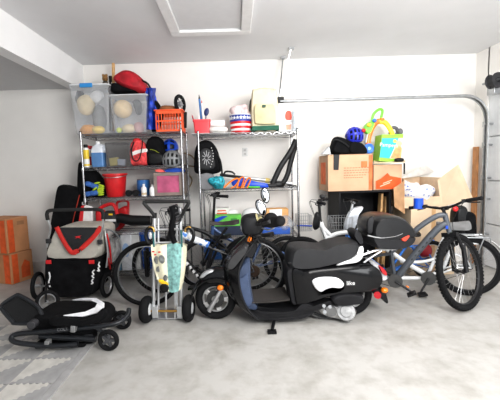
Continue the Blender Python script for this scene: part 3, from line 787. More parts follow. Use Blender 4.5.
# red basket with pens
x0, x1 = at(193.5, z, 4.18), at(210.5, z, 4.18); zt = zz(202, 119.5, 4.18); h = zt-z; c = V(((x0+x1)/2, 4.24, z)); w = x1-x0
sb = thing('red_basket', 'small red plastic basket of pens on the right top shelf', 'basket', c)
m = loft(M(), [rbox_ring(c, w*.86, .13, z, .02), rbox_ring(c, w*.97, .15, z+h*.85, .02)], cap=False); m.add([*rbox_ring(c, w*.86, .13, z+.003, .02)], [tuple(range(24))])
m.build('body', mat('coral_red', s2l(232, 75, 82), .4), sb)
m = loft(M(), [rbox_ring(c, w*.97, .15, z+h*.85, .02), rbox_ring(c, w*1.04, .165, z+h*.86, .02), rbox_ring(c, w*1.04, .165, z+h, .02), rbox_ring(c, w*.96, .148, z+h, .02)], cap=False)
m.build('rim', mat('coral_red', s2l(232, 75, 82), .4), sb)
def penlike(name, label, cat, p0, p1, r, mm, Y, tip=None, head=None):
    a, b = pp(*p0, Y), pp(*p1, Y); t = thing(name, label, cat, a)
    M().cyl(a, b, r, r, 10).build('shaft', mm, t)
    M().cyl(b, b+(b-a).normalized()*r*4, r, r*.2, 10).build('tip', tip or mm, t)
    if head: M().ell(*head[:2], rot=head[2] if len(head) > 2 else (0, 0, 0)).build('head', head[3] if len(head) > 3 else mm, t)
BLH = mat('handle_blue', s2l(65, 120, 185), .4)
penlike('paint_brush', 'tall blue handled brush standing in the red pen basket', 'brush', (202, 126), (199.4, 99), .013, BLH, 4.24, DGR)
penlike('striped_pen', 'red and white striped pen beside the blue brush in the pen basket', 'pen', (204, 127), (201.8, 103), .008, mat('pen_white', (.8, .78, .78), .4), 4.20, RED)
sp = pp(206.5, 112, 4.26)
penlike('navy_spoon', 'navy blue spoon with a round head in the red pen basket', 'spoon', (205, 126), (206, 116), .006, mat('navy_plastic', s2l(25, 40, 95), .4), 4.26, None, (sp, (.03, .012, .05), (0, .25, 0)))
penlike('red_pen', 'short red pen leaning out of the left of the pen basket', 'pen', (195.5, 127), (192.6, 117), .008, mat('dark_red', s2l(170, 40, 60), .4), 4.22)
penlike('white_marker', 'short white marker between the red pen and the blue brush', 'marker', (199, 127), (198.8, 118), .014, WHT, 4.21)
# white rolled towel, pillow
TW = mat('towel_white', s2l(232, 230, 225), .95, bump=.5, bscale=50)
c = V((at(218, z, 4.24), 4.26, z))
pl_ = M().ell(c+V((0, 0, .042)), (.125, .12, .042), e=.8, amp=.008); one('folded_cloth', pl_, TW, 'white folded cloth under the white roll on the right top shelf', 'cloth', c)
rl_ = thing('paper_roll', 'white roll lying on the folded cloth on the right top shelf', 'roll', c+V((0, 0, .085)))
M().cyl(c+V((-.09, 0, .125)), c+V((.09, 0, .125)), .04, n=24).build('paper', WHT, rl_, bevel=.004)
M().cyl(c+V((-.094, 0, .125)), c+V((.094, 0, .125)), .016, n=16).build('core', CARD, rl_)
z -= .008
# flag bucket
x = at(241.2, z, 4.26); zt = zz(241, 115.5, 4.26); h = zt-z; c = V((x, 4.28, z)); R_ = .142
fb = thing('flag_bucket', 'bucket painted with red and white stripes and white stars on blue', 'bucket', c)
m = M(); bands = [0, .12, .24, .38, .50, .63, 1.0]; idx = [0, 1, 0, 1, 0, 2]
for i in range(6):
    m.m(idx[i]); r0 = R_*(.9+.1*bands[i]); r1 = R_*(.9+.1*bands[i+1])
    m.lathe([(r0, h*bands[i]), (r1, h*bands[i+1])], c, 36, capb=(i == 0), capt=False)
m.m(1).torus(c+V((0, 0, h)), (0, 0, 1), R_, .006, 36, 6)
m.build('body', [RED, WHT, mat('flag_blue', s2l(40, 60, 150), .45)], fb)
st = M()
for k in range(11):
    a = -PI*.98+PI*.96*k/10; cz = h*.82; rr = R_*.985+.001
    pts = []
    for j in range(10):
        r = (.026 if j % 2 == 0 else .011); b_ = PI/2+2*PI*j/10; pts.append(c+V((rr*math.cos(a+r*math.cos(b_)/rr), rr*math.sin(a+r*math.cos(b_)/rr), cz+r*math.sin(b_))))
    st.extr(pts, V((math.cos(a), math.sin(a), 0))*.004)
st.build('stars', WHT, fb, flat=True)
pb = M().ell(c+V((0, 0, h+.035)), (.13, .11, .075), amp=.06, fr=11, nu=32, nv=18)
one('plastic_bag', pb, mat('floral_plastic', s2l(222, 195, 195), .35, var=.25, scale=14), 'crumpled pink and clear plastic bag stuffed in the flag bucket', 'bag', c+V((0, 0, h-.04)))
# cream cooler backpack
cb = thing('cooler_backpack', 'cream canvas cooler backpack with a front pocket on the right top shelf', 'backpack', (at(264, z, 4.26), 4.28, z))
pr = [(251.5, 130), (251.5, 95), (254, 91.2), (264, 89.6), (274, 91.2), (276, 95), (278, 130), (265, 131.5)]
M().puff([pp(x, y, 4.28) for x, y in pr], .125, .08, sm=2, pw=.5).build('body', CREAM, cb)
pr = [(254.5, 106), (260, 105), (268, 105), (274, 106), (275.5, 122), (272, 124.5), (258, 124.5), (254.5, 122)]
M().puff([pp(x, y, 4.15) for x, y in pr], .045, .12, sm=3, pw=.6).build('pocket', mat('cream_pocket', s2l(208, 197, 160), .85, var=.08, scale=6), cb)
M().box(pp(264, 106.2, 4.10), (.042, .02, .03)).build('buckle', mat('dark_green', s2l(35, 75, 60), .5), cb, bevel=.004)
M().puff([pp(x, y, 4.265) for x, y in ((251.5, 127.5), (278, 126.5), (278.2, 131), (251.5, 131.8))], .135, .03, sm=1, pw=.5).build('base', mat('green_base', s2l(40, 95, 75), .8), cb)
M().tube([pp(x, y, 4.36) for x, y in ((253, 97), (250.4, 102), (250.2, 112), (252, 118))], .012, 6, sm=4).build('strap', BLK, cb)
M().tube([pp(x, y, 4.24) for x, y in ((260, 91), (262, 88.5), (267, 88.5), (269, 91))], .007, 6, sm=4).build('handle', CREAM, cb)
# white box with a red picture
m, o_, zt = carton('', '', '', 278.6, 300, 103.5, 4.24, z, .2, None)
gb = thing('white_box', 'white box with a red glass picture on the right top shelf', 'box', o_)
m.build('body', mat('boxwhite', (.86, .86, .86), .5, var=.01), gb, bevel=.003)
yq = 4.2385
M().puff([pp(x, y, yq) for x, y in ((285.6, 119.5), (285.4, 113), (288, 110.5), (291, 112), (291.4, 119.5))], .0015, .1, sm=3).build('picture', mat('pic_red', s2l(225, 80, 55), .5, var=.25, scale=60), gb)
M().extr([pp(285.8, 124.5, yq), pp(291.2, 124.2, yq), pp(290.8, 129.5, yq), pp(286.2, 130, yq)], (0, -.0015, 0)).build('picture', mat('pic_pale', s2l(240, 150, 125), .5), gb)
M().extr([pp(284.6, 121.6, yq), pp(293, 121.2, yq), pp(293, 122, yq), pp(284.6, 122.4, yq)], (0, -.0015, 0)).build('picture', mat('pic_grey', (.5, .5, .52), .5), gb)
x = at(294.8, z, 4.17); zt = zz(295, 108.5, 4.17)
gv = M().lathe([(.028, 0), (.028, (zt-z)), (.025, (zt-z)), (.025, .012)], (x, 4.17, z), 24, capt=True)
one('glass_vase', gv, clear('glass_clear', (.62, .66, .68), .33, .05), 'narrow clear glass vase in front of the white box', 'vase', (x, 4.17, z))

# ------------------------------------------------------------------ right unit, second shelf
z = ZR[1]+.001
bg2 = thing('black_backpack', 'black mesh backpack at the left end of the right unit, second shelf', 'backpack', (at(209, z, 4.30), 4.3, z))
pr = [(194.5, 171), (194.5, 155), (197, 145), (203, 140.5), (211, 141.5), (217, 149), (220.5, 161), (221, 171), (213, 174), (200, 174)]
M().puff([pp(x, y, 4.31) for x, y in pr], .13, .25, sm=3).build('body', FABK, bg2)
M().puff([pp(x, y, 4.21) for x, y in ((199, 169), (199, 154), (204, 148), (211, 150), (215, 160), (214, 169))], .05, .25, sm=4).build('front_pocket', DGR, bg2)
m = M()
for k in range(10):
    a = 2*PI*k/10; c_ = pp(206.5, 158, 4.155); m.tube([c_+V((.02*math.cos(a), 0, .02*math.sin(a))), c_+V((.055*math.cos(a+.3), .004, .09*math.sin(a+.3)))], .0045, 5)
m.build('mesh_lacing', mat('lace_grey', (.45, .45, .46), .6), bg2)
for k in range(8): M().ell(pp(211+2.2*math.sin(k*.45+.2), 148+2.7*k, 4.16), (.007, .005, .007), nu=8, nv=6).build('eyelet', mat('eyelet', (.7, .7, .7), .3, .6), bg2)
M().tube([pp(x, y, 4.2) for x, y in ((214, 150), (220, 160), (222, 173), (221, 178))], .012, 6, sm=4).build('strap', BLK, bg2)
M().puff([pp(x, y, 4.28) for x, y in ((201, 174), (213, 174), (213.5, 188.6), (201.5, 189))], .08, .1, sm=2).build('lower_pocket', mat('mesh_grey', (.22, .22, .23), .8, bump=.6, bscale=120), bg2)
TEAL = mat('teal_net', s2l(40, 150, 165), .6, var=.4, scale=40)
c = V((at(217, z, 4.2), 4.22, z))
tl = M().ell(c+V((0, 0, .08)), (.10, .09, .08), amp=.05, fr=12, nu=26, nv=16)
one('teal_bag', tl, TEAL, 'crumpled teal net bag beside the black mesh backpack', 'bag', c)
# blue toy blaster
tb = thing('toy_blaster', 'long blue toy blaster lying on the right second shelf', 'toy gun', (at(248, z, 4.2), 4.2, z))
Y = 4.20
pr = [(232, 180.5), (240, 177.5), (247, 179), (258, 182), (267, 183.5), (268.5, 187.5), (258, 188), (244, 186.5), (233, 186)]
M().puff([pp(x, y, Y) for x, y in pr], .035, .2, sm=3).build('body', mat('blaster_blue', s2l(25, 75, 200), .4), tb)
M().cyl(pp(267, 185.3, Y), pp(276, 186, Y), .022, n=12).build('barrel', DGR, tb)
M().tube([pp(x, y, Y) for x, y in ((240, 186), (238, 188.3))], .018, 8).build('grip', mat('blaster_orange', s2l(245, 130, 40), .45), tb)
M().cyl(pp(248, 187, Y-.05), pp(260, 187.2, Y-.05), .012, n=10).build('magazine', GRN, tb)
OS = mat('orange_strap', s2l(245, 135, 50), .7)
for k, (pts, nm) in enumerate((([(224, 187.5), (230, 182), (236, 178.5), (239, 180), (235, 186), (231, 188.4)], 'left'), ([(237, 188.2), (239, 180.5), (242, 177.2), (244, 179), (241, 188.2)], 'middle'), ([(243, 188), (246, 181), (249, 178), (250.5, 180), (247, 188)], 'right'))):
    tt = M().tube([pp(x, y, 4.14-.015*k) for x, y in pts], .013, 8, sm=5, sq=.5)
    one('orange_strap', tt, OS, nm+' one of the three looped orange straps across the blue toy blaster', 'strap', pp(*pts[0], 4.14))
gp_ = thing('crutch_pole', 'long grey pole with black grip lying along the back of the right second shelf', 'pole', (at(255, z, 4.42), 4.42, z))
a, b = pp(222, 175, 4.42), pp(292, 183.5, 4.42)
M().cyl(a+(b-a)*.3, b, .022, .026, 12).build('shaft', SILV, gp_)
M().cyl(a, a+(b-a)*.42, .019, n=12).ell(a, (.03, .025, .025)).build('grip', BLK, gp_)
M().cyl(a+(b-a)*.62, a+(b-a)*.68, .033, n=12).build('collar', mat('collar_yellow', s2l(225, 200, 120), .5), gp_)
M().tube([pp(224, 174, 4.41), pp(226, 171.5, 4.41), pp(232, 172, 4.41), pp(235, 174.5, 4.41)], .012, 6, sm=4).build('handle', BLK, gp_)
M().box(pp(288, 186.5, 4.42), (.22, .04, .03)).build('foot', BLK, gp_, bevel=.006)
# black strap loop standing at the right end
vs = thing('padded_strap', 'tall black padded strap looped in a V at the right end', 'strap', pp(276, 188, 4.22))
M().tube([pp(x, y, 4.22) for x, y in ((272.5, 184), (276, 176), (281, 166), (289, 154), (293.5, 146), (296, 139.5))], .034, 10, sm=4, sq=.5, up=(1, 0, -.6)).build('front_strap', BLK, vs)
M().tube([pp(x, y, 4.30) for x, y in ((272.5, 186), (281, 185), (287, 176), (290.5, 163), (294, 150), (296.3, 140.5))], .032, 10, sm=4, sq=.5, up=(1, 0, -.6)).build('rear_strap', BLK, vs)
M().ell(pp(277, 184.5, 4.26), (.09, .06, .045), e=.8).build('base', BLK, vs)

# ------------------------------------------------------------------ right unit, third shelf
z = ZR[2]+.001
m, o_, zt = carton('', '', '', 215, 229, 208, 4.36, z, .15, None)
sbx = thing('snack_box', 'white box with orange lettering bands behind the green box', 'box', o_)
m.build('body', mat('snackwhite', (.82, .80, .78), .6), sbx, bevel=.004)
for k, (w_, mm) in enumerate(((.11, ORNG), (.13, ORNG), (.09, mat('printred', s2l(200, 60, 40), .6)))): M().box((o_[0], 4.357, zt-.035-.035*k), (w_, .004, .014)).build('print', mm, sbx)
m, o_, zt = carton('', '', '', 212, 243, 226.5, 4.17, z, .2, None)
one('dark_box', m, mat('dark_navy_box', s2l(38, 48, 70), .6), 'dark navy box under the green carton on the right third shelf', 'box', o_, bevel=.006)
m, o_, zt = carton('', '', '', 213.5, 241, 215.5, 4.18, zt+.002, .16, None)
gbx = thing('green_box', 'bright green carton lying on the dark navy box', 'box', o_)
m.build('body', mat('greenbox', s2l(105, 195, 80), .55), gbx, bevel=.004)
M().extr([pp(213.6, 219.5, 4.178), pp(222, 216, 4.178), pp(228, 216, 4.178), pp(216, 223, 4.178), pp(213.8, 223, 4.178)], (0, -.002, 0)).build('print', BLU, gbx)
M().box(pp(234, 220, 4.178), (.08, .003, .04)).build('print', mat('darkgreen2', s2l(45, 130, 55), .6), gbx)
for k, (px, pw_, pt) in enumerate(((232.5, .10, 209.5), (252, .13, 208))):
    x = at(px, z, 4.4); zt = zz(px, pt, 4.4)
    pq = M().ell((x, 4.42, (z+zt)/2), (pw_, .07, (zt-z)/2), e=.7, amp=.02, fr=12)
    one('paper_bundle', pq, WHT, ('white crumpled paper bundle right of the snack box', 'white paper bundle behind the scooter mirrors')[k], 'paper', (x, 4.42, z))
m, o_, zt = carton('', '', '', 266, 288.5, 209, 4.34, z, .18, None)
cbx = thing('small_carton', 'small brown carton with a white label on the right third shelf', 'box', o_)
m.build('body', mat('carton_tan', s2l(230, 178, 120), .8), cbx, bevel=.004)
M().extr([pp(269.5, 209.6, 4.338), pp(282, 209, 4.338), pp(282, 222, 4.338), pp(269.5, 223, 4.338)], (0, -.002, 0)).build('label', WHT, cbx)
x = at(286, z, 4.22)
cpb = M().ell((x, 4.24, z+.10), (.12, .09, .10), amp=.06, fr=10, nu=26, nv=16)
one('plastic_bag', cpb, clear('film', (.55, .58, .62), .35, .15), 'crumpled clear plastic bag in front of the small brown carton', 'bag', (x, 4.24, z))
m, o_, zt = carton('', '', '', 262, 290, 228, 4.15, z, .14, None)
one('blue_tray', m, mat('trayblue', s2l(50, 95, 180), .5), 'low blue tray at the right of the third shelf', 'tray', o_, bevel=.008)
# cord hanging on the wall between the units
cd = M().tube([pp(x, y, WALL_Y-.015) for x, y in ((184, 153), (190, 155), (195, 160), (197, 166), (190, 166), (182, 165), (186, 172), (192, 180), (188, 190))], .008, 6, sm=5)
one('extension_cord', cd, mat('cord_tan', s2l(150, 120, 80), .6), 'thin tan cord on the wall between the two wire shelf units', 'cord', pp(190, 190, WALL_Y-.015))
# bottom shelf
z = ZR[3]+.001
for k, (a0, a1, pt, col, nm, lb) in enumerate(((204, 226, 250, (60, 110, 180), 'blue_crate', 'blue crate on the bottom shelf at the left of the right unit'), (229, 258, 252, (70, 70, 72), 'dark_crate', 'dark grey crate on the bottom shelf of the right unit'), (262, 292, 248, (40, 42, 45), 'black_crate', 'black crate at the right end of the bottom shelf'))):
    x0, x1 = at(a0, z, 4.2), at(a1, z, 4.2); zt = max(z+.14, zz((a0+a1)/2, pt, 4.2)); cc = V(((x0+x1)/2, 4.36, z)); ww = x1-x0
    cr_ = thing(nm, lb, 'crate', cc); mm = mat('crate_%d' % k, s2l(*col), .5)
    loft(M(), [rbox_ring(cc, ww*.9, .28, z, .02), rbox_ring(cc, ww*.98, .31, zt-.03, .02)]).build('body', mm, cr_)
    loft(M(), [rbox_ring(cc, ww, .33, zt-.03, .02), rbox_ring(cc, ww, .33, zt, .02)]).build('rim', mm, cr_)
# ================================================================== black cabinet with boxes on top
CY0, CY1 = 4.16, 4.66
cx0, cx1 = at(339, .6, CY0), at(391, .6, CY0); cz = zz(365, 190.5, CY0)
cab = thing('black_cabinet', 'black open cabinet under the cardboard boxes', 'cabinet', ((cx0+cx1)/2, (CY0+CY1)/2, 0))
for x in (cx0+.012, cx1-.012): M().box((x, (CY0+CY1)/2, cz/2), (.024, CY1-CY0, cz)).build('side_panel', BLKF, cab, bevel=.002)
M().box(((cx0+cx1)/2, (CY0+CY1)/2, cz-.0125), (cx1-cx0-.05, CY1-CY0, .025)).build('top_panel', BLKF, cab, bevel=.002)
M().box(((cx0+cx1)/2, (CY0+CY1)/2, .06), (cx1-cx0-.05, CY1-CY0, .025)).build('bottom_panel', BLKF, cab)
M().box(((cx0+cx1)/2, CY1-.008, cz/2), (cx1-cx0-.05, .012, cz-.05)).build('back_panel', BLKF, cab)
for i, (pa, pb, wd_) in enumerate((((380.5, 240), (382.5, 193.5), .025), ((385.5, 240), (388, 193.5), .04))):
    a, b = pp(*pa, 4.25), pp(*pb, 4.25); a = V((a.x-.03, 4.25, .08))
    q = M().extr([a+V((-wd_/2, 0, 0)), a+V((wd_/2, 0, 0)), b+V((wd_/2, 0, 0)), b+V((-wd_/2, 0, 0))], (0, .09, 0))
    one('wood_board', q, WOOD, ('narrow pale board leaning inside the black cabinet', 'wider pale board leaning inside the black cabinet beside the narrow one')[i], 'board', a)
# big carton
z = cz+.001
b0, b1 = at(328, z+.2, 4.13), at(372.5, z+.2, 4.13); bt = zz(350, 154.8, 4.13); bY = 4.13
K1 = thing('cardboard_box', 'large cardboard box with black tape on top of the black cabinet', 'box', ((b0+b1)/2, bY+.22, z))
CARDW = mat('cardboard_warm', s2l(204, 168, 138), .85, var=.05, scale=5, bump=.05)
M().box(((b0+b1)/2, bY+.22, (z+bt)/2), (b1-b0, .44, bt-z)).build('body', CARDW, K1, bevel=.005)
PRT = mat('print_faded_orange', s2l(228, 120, 75), .85, var=.1); TXT = mat('print_brown', s2l(165, 120, 85), .85)
M().box(((b0+b1)/2+.17, bY-.001, bt-.12), (.075, .003, .075)).build('logo', PRT, K1)
M().box((b0-.001, bY+.22, (z+bt)/2), (.003, .22, .28)).build('logo', PRT, K1)
M().box((b1-.025, bY-.001, (z+bt)/2), (.045, .003, bt-z-.02)).build('stripe', PRT, K1)
tl_ = M()
for k in range(5):
    wv = (.32, .30, .33, .28, .24)[k]
    n = 9
    for j in range(n): tl_.box((b0+.19+wv*(j+.5)/n, bY-.001, bt-.16-.03*k), (wv/n*.72, .002, .009))
tl_.build('print_lines', TXT, K1)
M().extr([pp(333.5, 154.6, bY-.003), pp(339.5, 154.6, bY-.003), pp(338.5, 170, bY-.003), pp(333.5, 170, bY-.003)], (0, -.002, 0)).build('black_tape', BLK, K1)
for s in (-1, 1): M().box(((b0+b1)/2, bY+.22+s*.11, bt+.003), (b1-b0, .21, .004), (s*.01, 0, 0)).build('flap', CARDW, K1)
b2, b3 = at(374, z+.2, 4.15), at(402.5, z+.2, 4.15); bt2 = zz(388, 164.5, 4.15)
K2 = thing('cardboard_box', 'smaller cardboard box with a big orange print under the diaper box', 'box', ((b2+b3)/2, 4.37, z))
M().box(((b2+b3)/2, 4.37, (z+bt2)/2), (b3-b2, .42, bt2-z)).build('body', CARDW, K2, bevel=.005)
q = [pp(376, 189, 4.148), pp(376, 181, 4.148), pp(381, 178.5, 4.148), pp(387.5, 173, 4.148), pp(390, 176, 4.148), pp(401, 178, 4.148), pp(401, 189, 4.148)]
M().extr(q, (0, -.002, 0)).build('logo', ORNG, K2)
M().extr([pp(380, 186, 4.145), pp(390, 182, 4.145), pp(390, 183, 4.145), pp(380, 187, 4.145)], (0, -.002, 0)).extr([pp(383, 183, 4.145), pp(392, 179.6, 4.145), pp(392, 180.4, 4.145), pp(383, 184, 4.145)], (0, -.002, 0)).build('logo_lines', CARDL, K2)
M().extr([pp(373.6, 163.6, 4.14), pp(405.5, 162.4, 4.05), pp(405.5, 160.8, 4.36), pp(374, 160.2, 4.40)], (0, 0, .006)).build('flap', CARDL, K2)
M().extr([pp(403.6, 163, 4.13), pp(405.3, 163, 4.13), pp(405, 174, 4.13), pp(403.6, 174, 4.13)], (0, .004, 0)).build('strap', BLK, K2)
# things on the big carton
zt = bt+.006
bb_ = thing('black_bag', 'black soft bag on the left of the large cardboard box', 'bag', pp(340, 154, 4.28))
M().puff([pp(x, y, 4.28) for x, y in ((331, 154), (332, 144), (334, 138), (337, 137), (344, 139.5), (350, 144), (352, 154))], .12, .2, sm=3).build('body', FABK, bb_)
M().tube([pp(x, y, 4.14) for x, y in ((333, 141), (336, 139.5), (344, 143), (349, 147))], .01, 6, sm=4).build('strap', BLK, bb_)
b3_ = M().puff([pp(x, y, 4.26) for x, y in ((347, 154), (346, 146), (350, 142), (358, 143), (363, 147), (364.5, 154))], .12, .2, sm=3)
one('black_pouch', b3_, FABK, 'black pouch under the blue helmet on the large cardboard box', 'pouch', pp(356, 154, 4.26))
helmet('royal blue child helmet sitting on the black pouch', 354.3, 136.5, 4.26, .105, .12, .115, mat('helmet_royal', s2l(45, 55, 185), .3, coat=.4), None, 5, rotx=.3)
one('clear_wedge', M().extr([pp(322.5, 154.2, 4.2), pp(331, 154.2, 4.2), pp(329.5, 146.5, 4.2)], (0, .12, 0)), clear('grey_film', (.55, .58, .60), .7, .2), 'grey see-through plastic wedge at the left end of the large cardboard box', 'plastic wedge', pp(327, 154.2, 4.2))
# push toy
Y = 4.24
wk = thing('push_walker', 'orange, yellow and green baby push walker on the cardboard boxes', 'toy walker', pp(372, 154, Y))
ORT = mat('toy_orange', s2l(245, 130, 50), .35); GRT = mat('toy_green', s2l(125, 205, 75), .35); YLT = mat('toy_yellow', s2l(250, 205, 60), .35); BLT = mat('toy_blue', s2l(60, 120, 205), .35)
for dy in (0, .22):
    M().tube([pp(x, y, Y+dy) for x, y in ((367.5, 149), (369.5, 136), (374, 125), (379, 121), (384, 120.5))], [.030, .028, .03, .034, .03], 10, sm=4, sq=.7, up=(1, 0, .3)).build('leg', ORT, wk)
    M().tube([pp(x, y, Y+dy) for x, y in ((379, 121.5), (385, 122.5), (390, 129), (394, 138))], [.03, .032, .03, .028], 10, sm=4, sq=.7, up=(1, 0, .3)).build('leg', YLT, wk)
    cw = pp(368.8, 148.6, Y+dy-.04)
    wh = M().torus(cw, (0, 1, 0), .048, .018, 24, 8).cyl(cw-V((0, .012, 0)), cw+V((0, .012, 0)), .046, n=20).build('wheel', BLT, wk)
    M().cyl(cw-V((0, .02, 0)), cw+V((0, .02, 0)), .02, n=14).build('hub', mat('hub_pale', s2l(150, 190, 230), .4), wh)
hl = [(371.5, 122), (373.5, 114.5), (378, 110), (381.5, 109.4), (382.4, 112), (380.8, 119), (380, 123)]
M().tube([pp(x, y, Y+.08) for x, y in hl], .017, 8, sm=5).build('handle', GRT, wk)
M().puff([pp(x, y, Y+.03) for x, y in ((363, 131), (365, 125), (370, 121.5), (374, 123), (371, 131), (368, 135))], .05, .2, sm=3).build('activity_panel', GRT, wk)
M().puff([pp(x, y, Y+.03) for x, y in ((364.5, 143), (366.5, 134), (370.5, 131), (370, 137), (367.5, 144))], .04, .2, sm=3).build('white_panel', WHT, wk)
for (x, y, mm) in ((363.5, 130.5, RED), (369, 125, YLT), (374.5, 120.5, BLT)): M().ell(pp(x, y, Y-.03), (.028, .022, .024)).build('knob', mm, wk)
# diaper box
z2 = bt2+.03
dB = thing('diaper_box', 'teal and green diaper box standing on the smaller cardboard box', 'box', pp(391, 162.5, 4.25))
F = [pp(379, 161, 4.2), pp(401, 162.4, 4.2), pp(403.6, 134, 4.2), pp(382, 134.5, 4.2)]
zb_ = min(p.z for p in F)
TEALB = mat('diaper_teal', s2l(60, 185, 190), .5, var=.03)
M().extr(F, (0, .2, 0)).build('body', mat('diaper_green', s2l(150, 205, 70), .5, var=.03), dB, bevel=.003)
def face(u, v, dy=-.0015):
    a = F[0]+(F[1]-F[0])*u; b = F[3]+(F[2]-F[3])*u; return a+(b-a)*v+V((0, dy, 0))
def patch(m, q, dy=-.0015, th=.002): return m.extr([face(u, v, dy) for u, v in q], (0, -th, 0))
patch(M(), ((0, .14), (.45, .12), (.62, .5), (.78, .86), (0.02, .86))).build('panel', TEALB, dB)
patch(M(), ((.46, .12), (1, .14), (1, .86), (.8, .86), (.63, .5))).build('panel', mat('diaper_pale', s2l(235, 225, 205), .5), dB)
patch(M(), ((.5, .14), (.97, .14), (.97, .5), (.86, .62), (.7, .58), (.6, .36)), -.004).build('picture', mat('baby_picture', s2l(238, 165, 110), .6, var=.15, scale=18), dB)
c_ = face(.83, .66, -.005); M().ell(c_, (.035, .003, .035)).build('picture', mat('baby_skin', s2l(240, 190, 150), .6), dB)
ex = (F[1]-F[0]).normalized(); ey = (F[3]-F[0]).normalized(); ey = (ey-ex*ex.dot(ey)).normalized()
words('Pampers', 'lettering', WHT, dB, face(.36, .60, -.006), ex, ey, .066)
M().ell(face(.62, .75, -.004), (.022, .003, .022)).build('picture', mat('star_yellow', s2l(240, 215, 100), .5), dB)
gh = M().torus(pp(394, 131.5, 4.3), (.2, -1, 0), .05, .022, 22, 8).ell(pp(400, 131.8, 4.28), (.035, .04, .045)).ell(pp(391.5, 133, 4.28), (.035, .04, .035))
one('headphones', gh, mat('grey_pad', (.14, .14, .155), .6), 'dark grey headphones on top of the diaper box', 'headphones', pp(396, 134, 4.3))
sb_ = M().ell(pp(399, 160, 4.12), (.055, .045, .026), e=.8)
one('black_case', sb_, BLK, 'small black case in front of the diaper box', 'case', pp(399, 162, 4.12))

# ------------------------------------------------------------------ open box with bedding on a tall carton
tx0, tx1 = at(411, .7, 4.14), at(456, .7, 4.14); tz = zz(433, 208, 4.14)
K3 = thing('tall_carton', 'tall plain carton standing behind the grey bicycle handlebar', 'box', ((tx0+tx1)/2, 4.37, 0))
M().box(((tx0+tx1)/2, 4.37, tz/2), (tx1-tx0, .46, tz)).build('body', CARDL, K3, bevel=.005)
M().box(((tx0+tx1)/2, 4.139, tz/2), (.05, .003, tz-.02)).build('tape', mat('tape_tan', s2l(205, 165, 120), .5), K3)
K4 = thing('open_box', 'large open cardboard box full of white and blue bedding', 'box', ((tx0+tx1)/2, 4.4, tz))
CB4 = mat('cardboard_open', s2l(216, 190, 162), .85, var=.04); yb4 = 4.15; yk = 4.64
ox0, ox1 = at(404, 1.0, yb4), at(441, 1.0, yb4); oz0 = tz+.004; oz1 = zz(425, 178, yb4)
th = .008
M().box(((ox0+ox1)/2, (yb4+yk)/2, oz0+th/2), (ox1-ox0, yk-yb4, th)).box((ox0, (yb4+yk)/2, (oz0+oz1)/2), (th, yk-yb4, oz1-oz0)).box((ox1, (yb4+yk)/2, (oz0+oz1)/2), (th, yk-yb4, oz1-oz0)).box(((ox0+ox1)/2, yk, (oz0+oz1)/2), (ox1-ox0, th, oz1-oz0)).box(((ox0+ox1)/2, yb4, oz0+.07), (ox1-ox0, th, .14)).build('body', CB4, K4)
M().extr([pp(441, 207, yb4), pp(437.5, 180, yb4), pp(458, 164.5, 3.98), pp(473, 199, 3.98)], (.006, .003, 0)).build('flap', CARDL, K4)
M().extr([V((ox0, yb4+.1, oz1)), V((ox1-.04, yk, oz1)), pp(434, 172, 4.62), pp(426, 164.5, 4.60), pp(402, 178, 4.3)], (0, 0, .006)).build('flap', mat('cardboard_overlit', (.80, .77, .72), .85), K4)  # top flap: overexposing light put into its near-white cardboard colour
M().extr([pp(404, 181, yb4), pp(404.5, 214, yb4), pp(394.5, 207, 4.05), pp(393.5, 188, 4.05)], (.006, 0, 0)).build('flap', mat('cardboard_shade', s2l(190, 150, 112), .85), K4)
BED = mat('bedding', (.8, .81, .85), .9, bump=.3, bscale=25)
nt = BED.node_tree; vn = nt.nodes.new('ShaderNodeTexVoronoi'); vn.inputs['Scale'].default_value = 22
rr_ = nt.nodes.new('ShaderNodeValToRGB'); rr_.color_ramp.elements[0].position = .22; rr_.color_ramp.elements[1].position = .34
rr_.color_ramp.elements[0].color = (*s2l(120, 140, 200), 1); rr_.color_ramp.elements[1].color = (.84, .85, .88, 1)
tcn = [n for n in nt.nodes if n.type == 'TEX_COORD'][0]
nt.links.new(tcn.outputs['Object'], vn.inputs['Vector']); nt.links.new(vn.outputs['Distance'], rr_.inputs['Fac']); nt.links.new(rr_.outputs['Color'], nt.nodes['Principled BSDF'].inputs['Base Color'])
bc_ = V(((ox0+ox1)/2, (yb4+yk)/2-.02, oz0+.15))
be = M().ell(bc_, ((ox1-ox0)/2-.015, .23, .15), e=.75, amp=.10, fr=7, nu=44, nv=26)
one('bedding', be, BED, 'crumpled white bedding with blue pattern in the large open box', 'bedding', bc_-V((0, 0, .14)))

# ================================================================== left: moving boxes, ski bag
A = gp(12.5, 285); B = gp(34, 277.5); sd = (B-A); sd.z = 0; sl = sd.length; sd.normalize(); fd = V((-sd.y, sd.x, 0))
if fd.x > 0: fd = -fd
CARDS = mat('cardboard_shadow', s2l(196, 140, 98), .85, var=.08, scale=4, bump=.05)
ORB = mat('moving_orange', s2l(222, 96, 44), .8, var=.08)
def mbox(label, z0, h, da, twist):
    t = thing('moving_box', label, 'box', tuple(A+sd*sl/2+fd*.2+V((0, 0, z0))))
    R = Matrix.Translation(A+V((0, 0, z0))) @ Matrix.Rotation(twist, 4, 'Z') @ Matrix.Translation(-A)
    def P(u, v, z, e=0): return R @ (A+fd*u+sd*v+V((0, 0, z)))
    w, d = .42, sl-.03
    M().extr([P(0, da, 0), P(w, da, 0), P(w, da+d, 0), P(0, da+d, 0)], (0, 0, h)).build('body', CARDS, t, bevel=.006)
    e = -.002
    def side(m, v0, v1, z0_, z1_): return m.extr([P(e, da+v0, z0_), P(e, da+v1, z0_), P(e, da+v1, z1_), P(e, da+v0, z1_)], fd*-.0015)
    def front(m, u0, u1, z0_, z1_): return m.extr([P(u0, da+e, z0_), P(u1, da+e, z0_), P(u1, da+e, z1_), P(u0, da+e, z1_)], sd*-.0015)
    return t, side, front, P, d, da
sl = .345
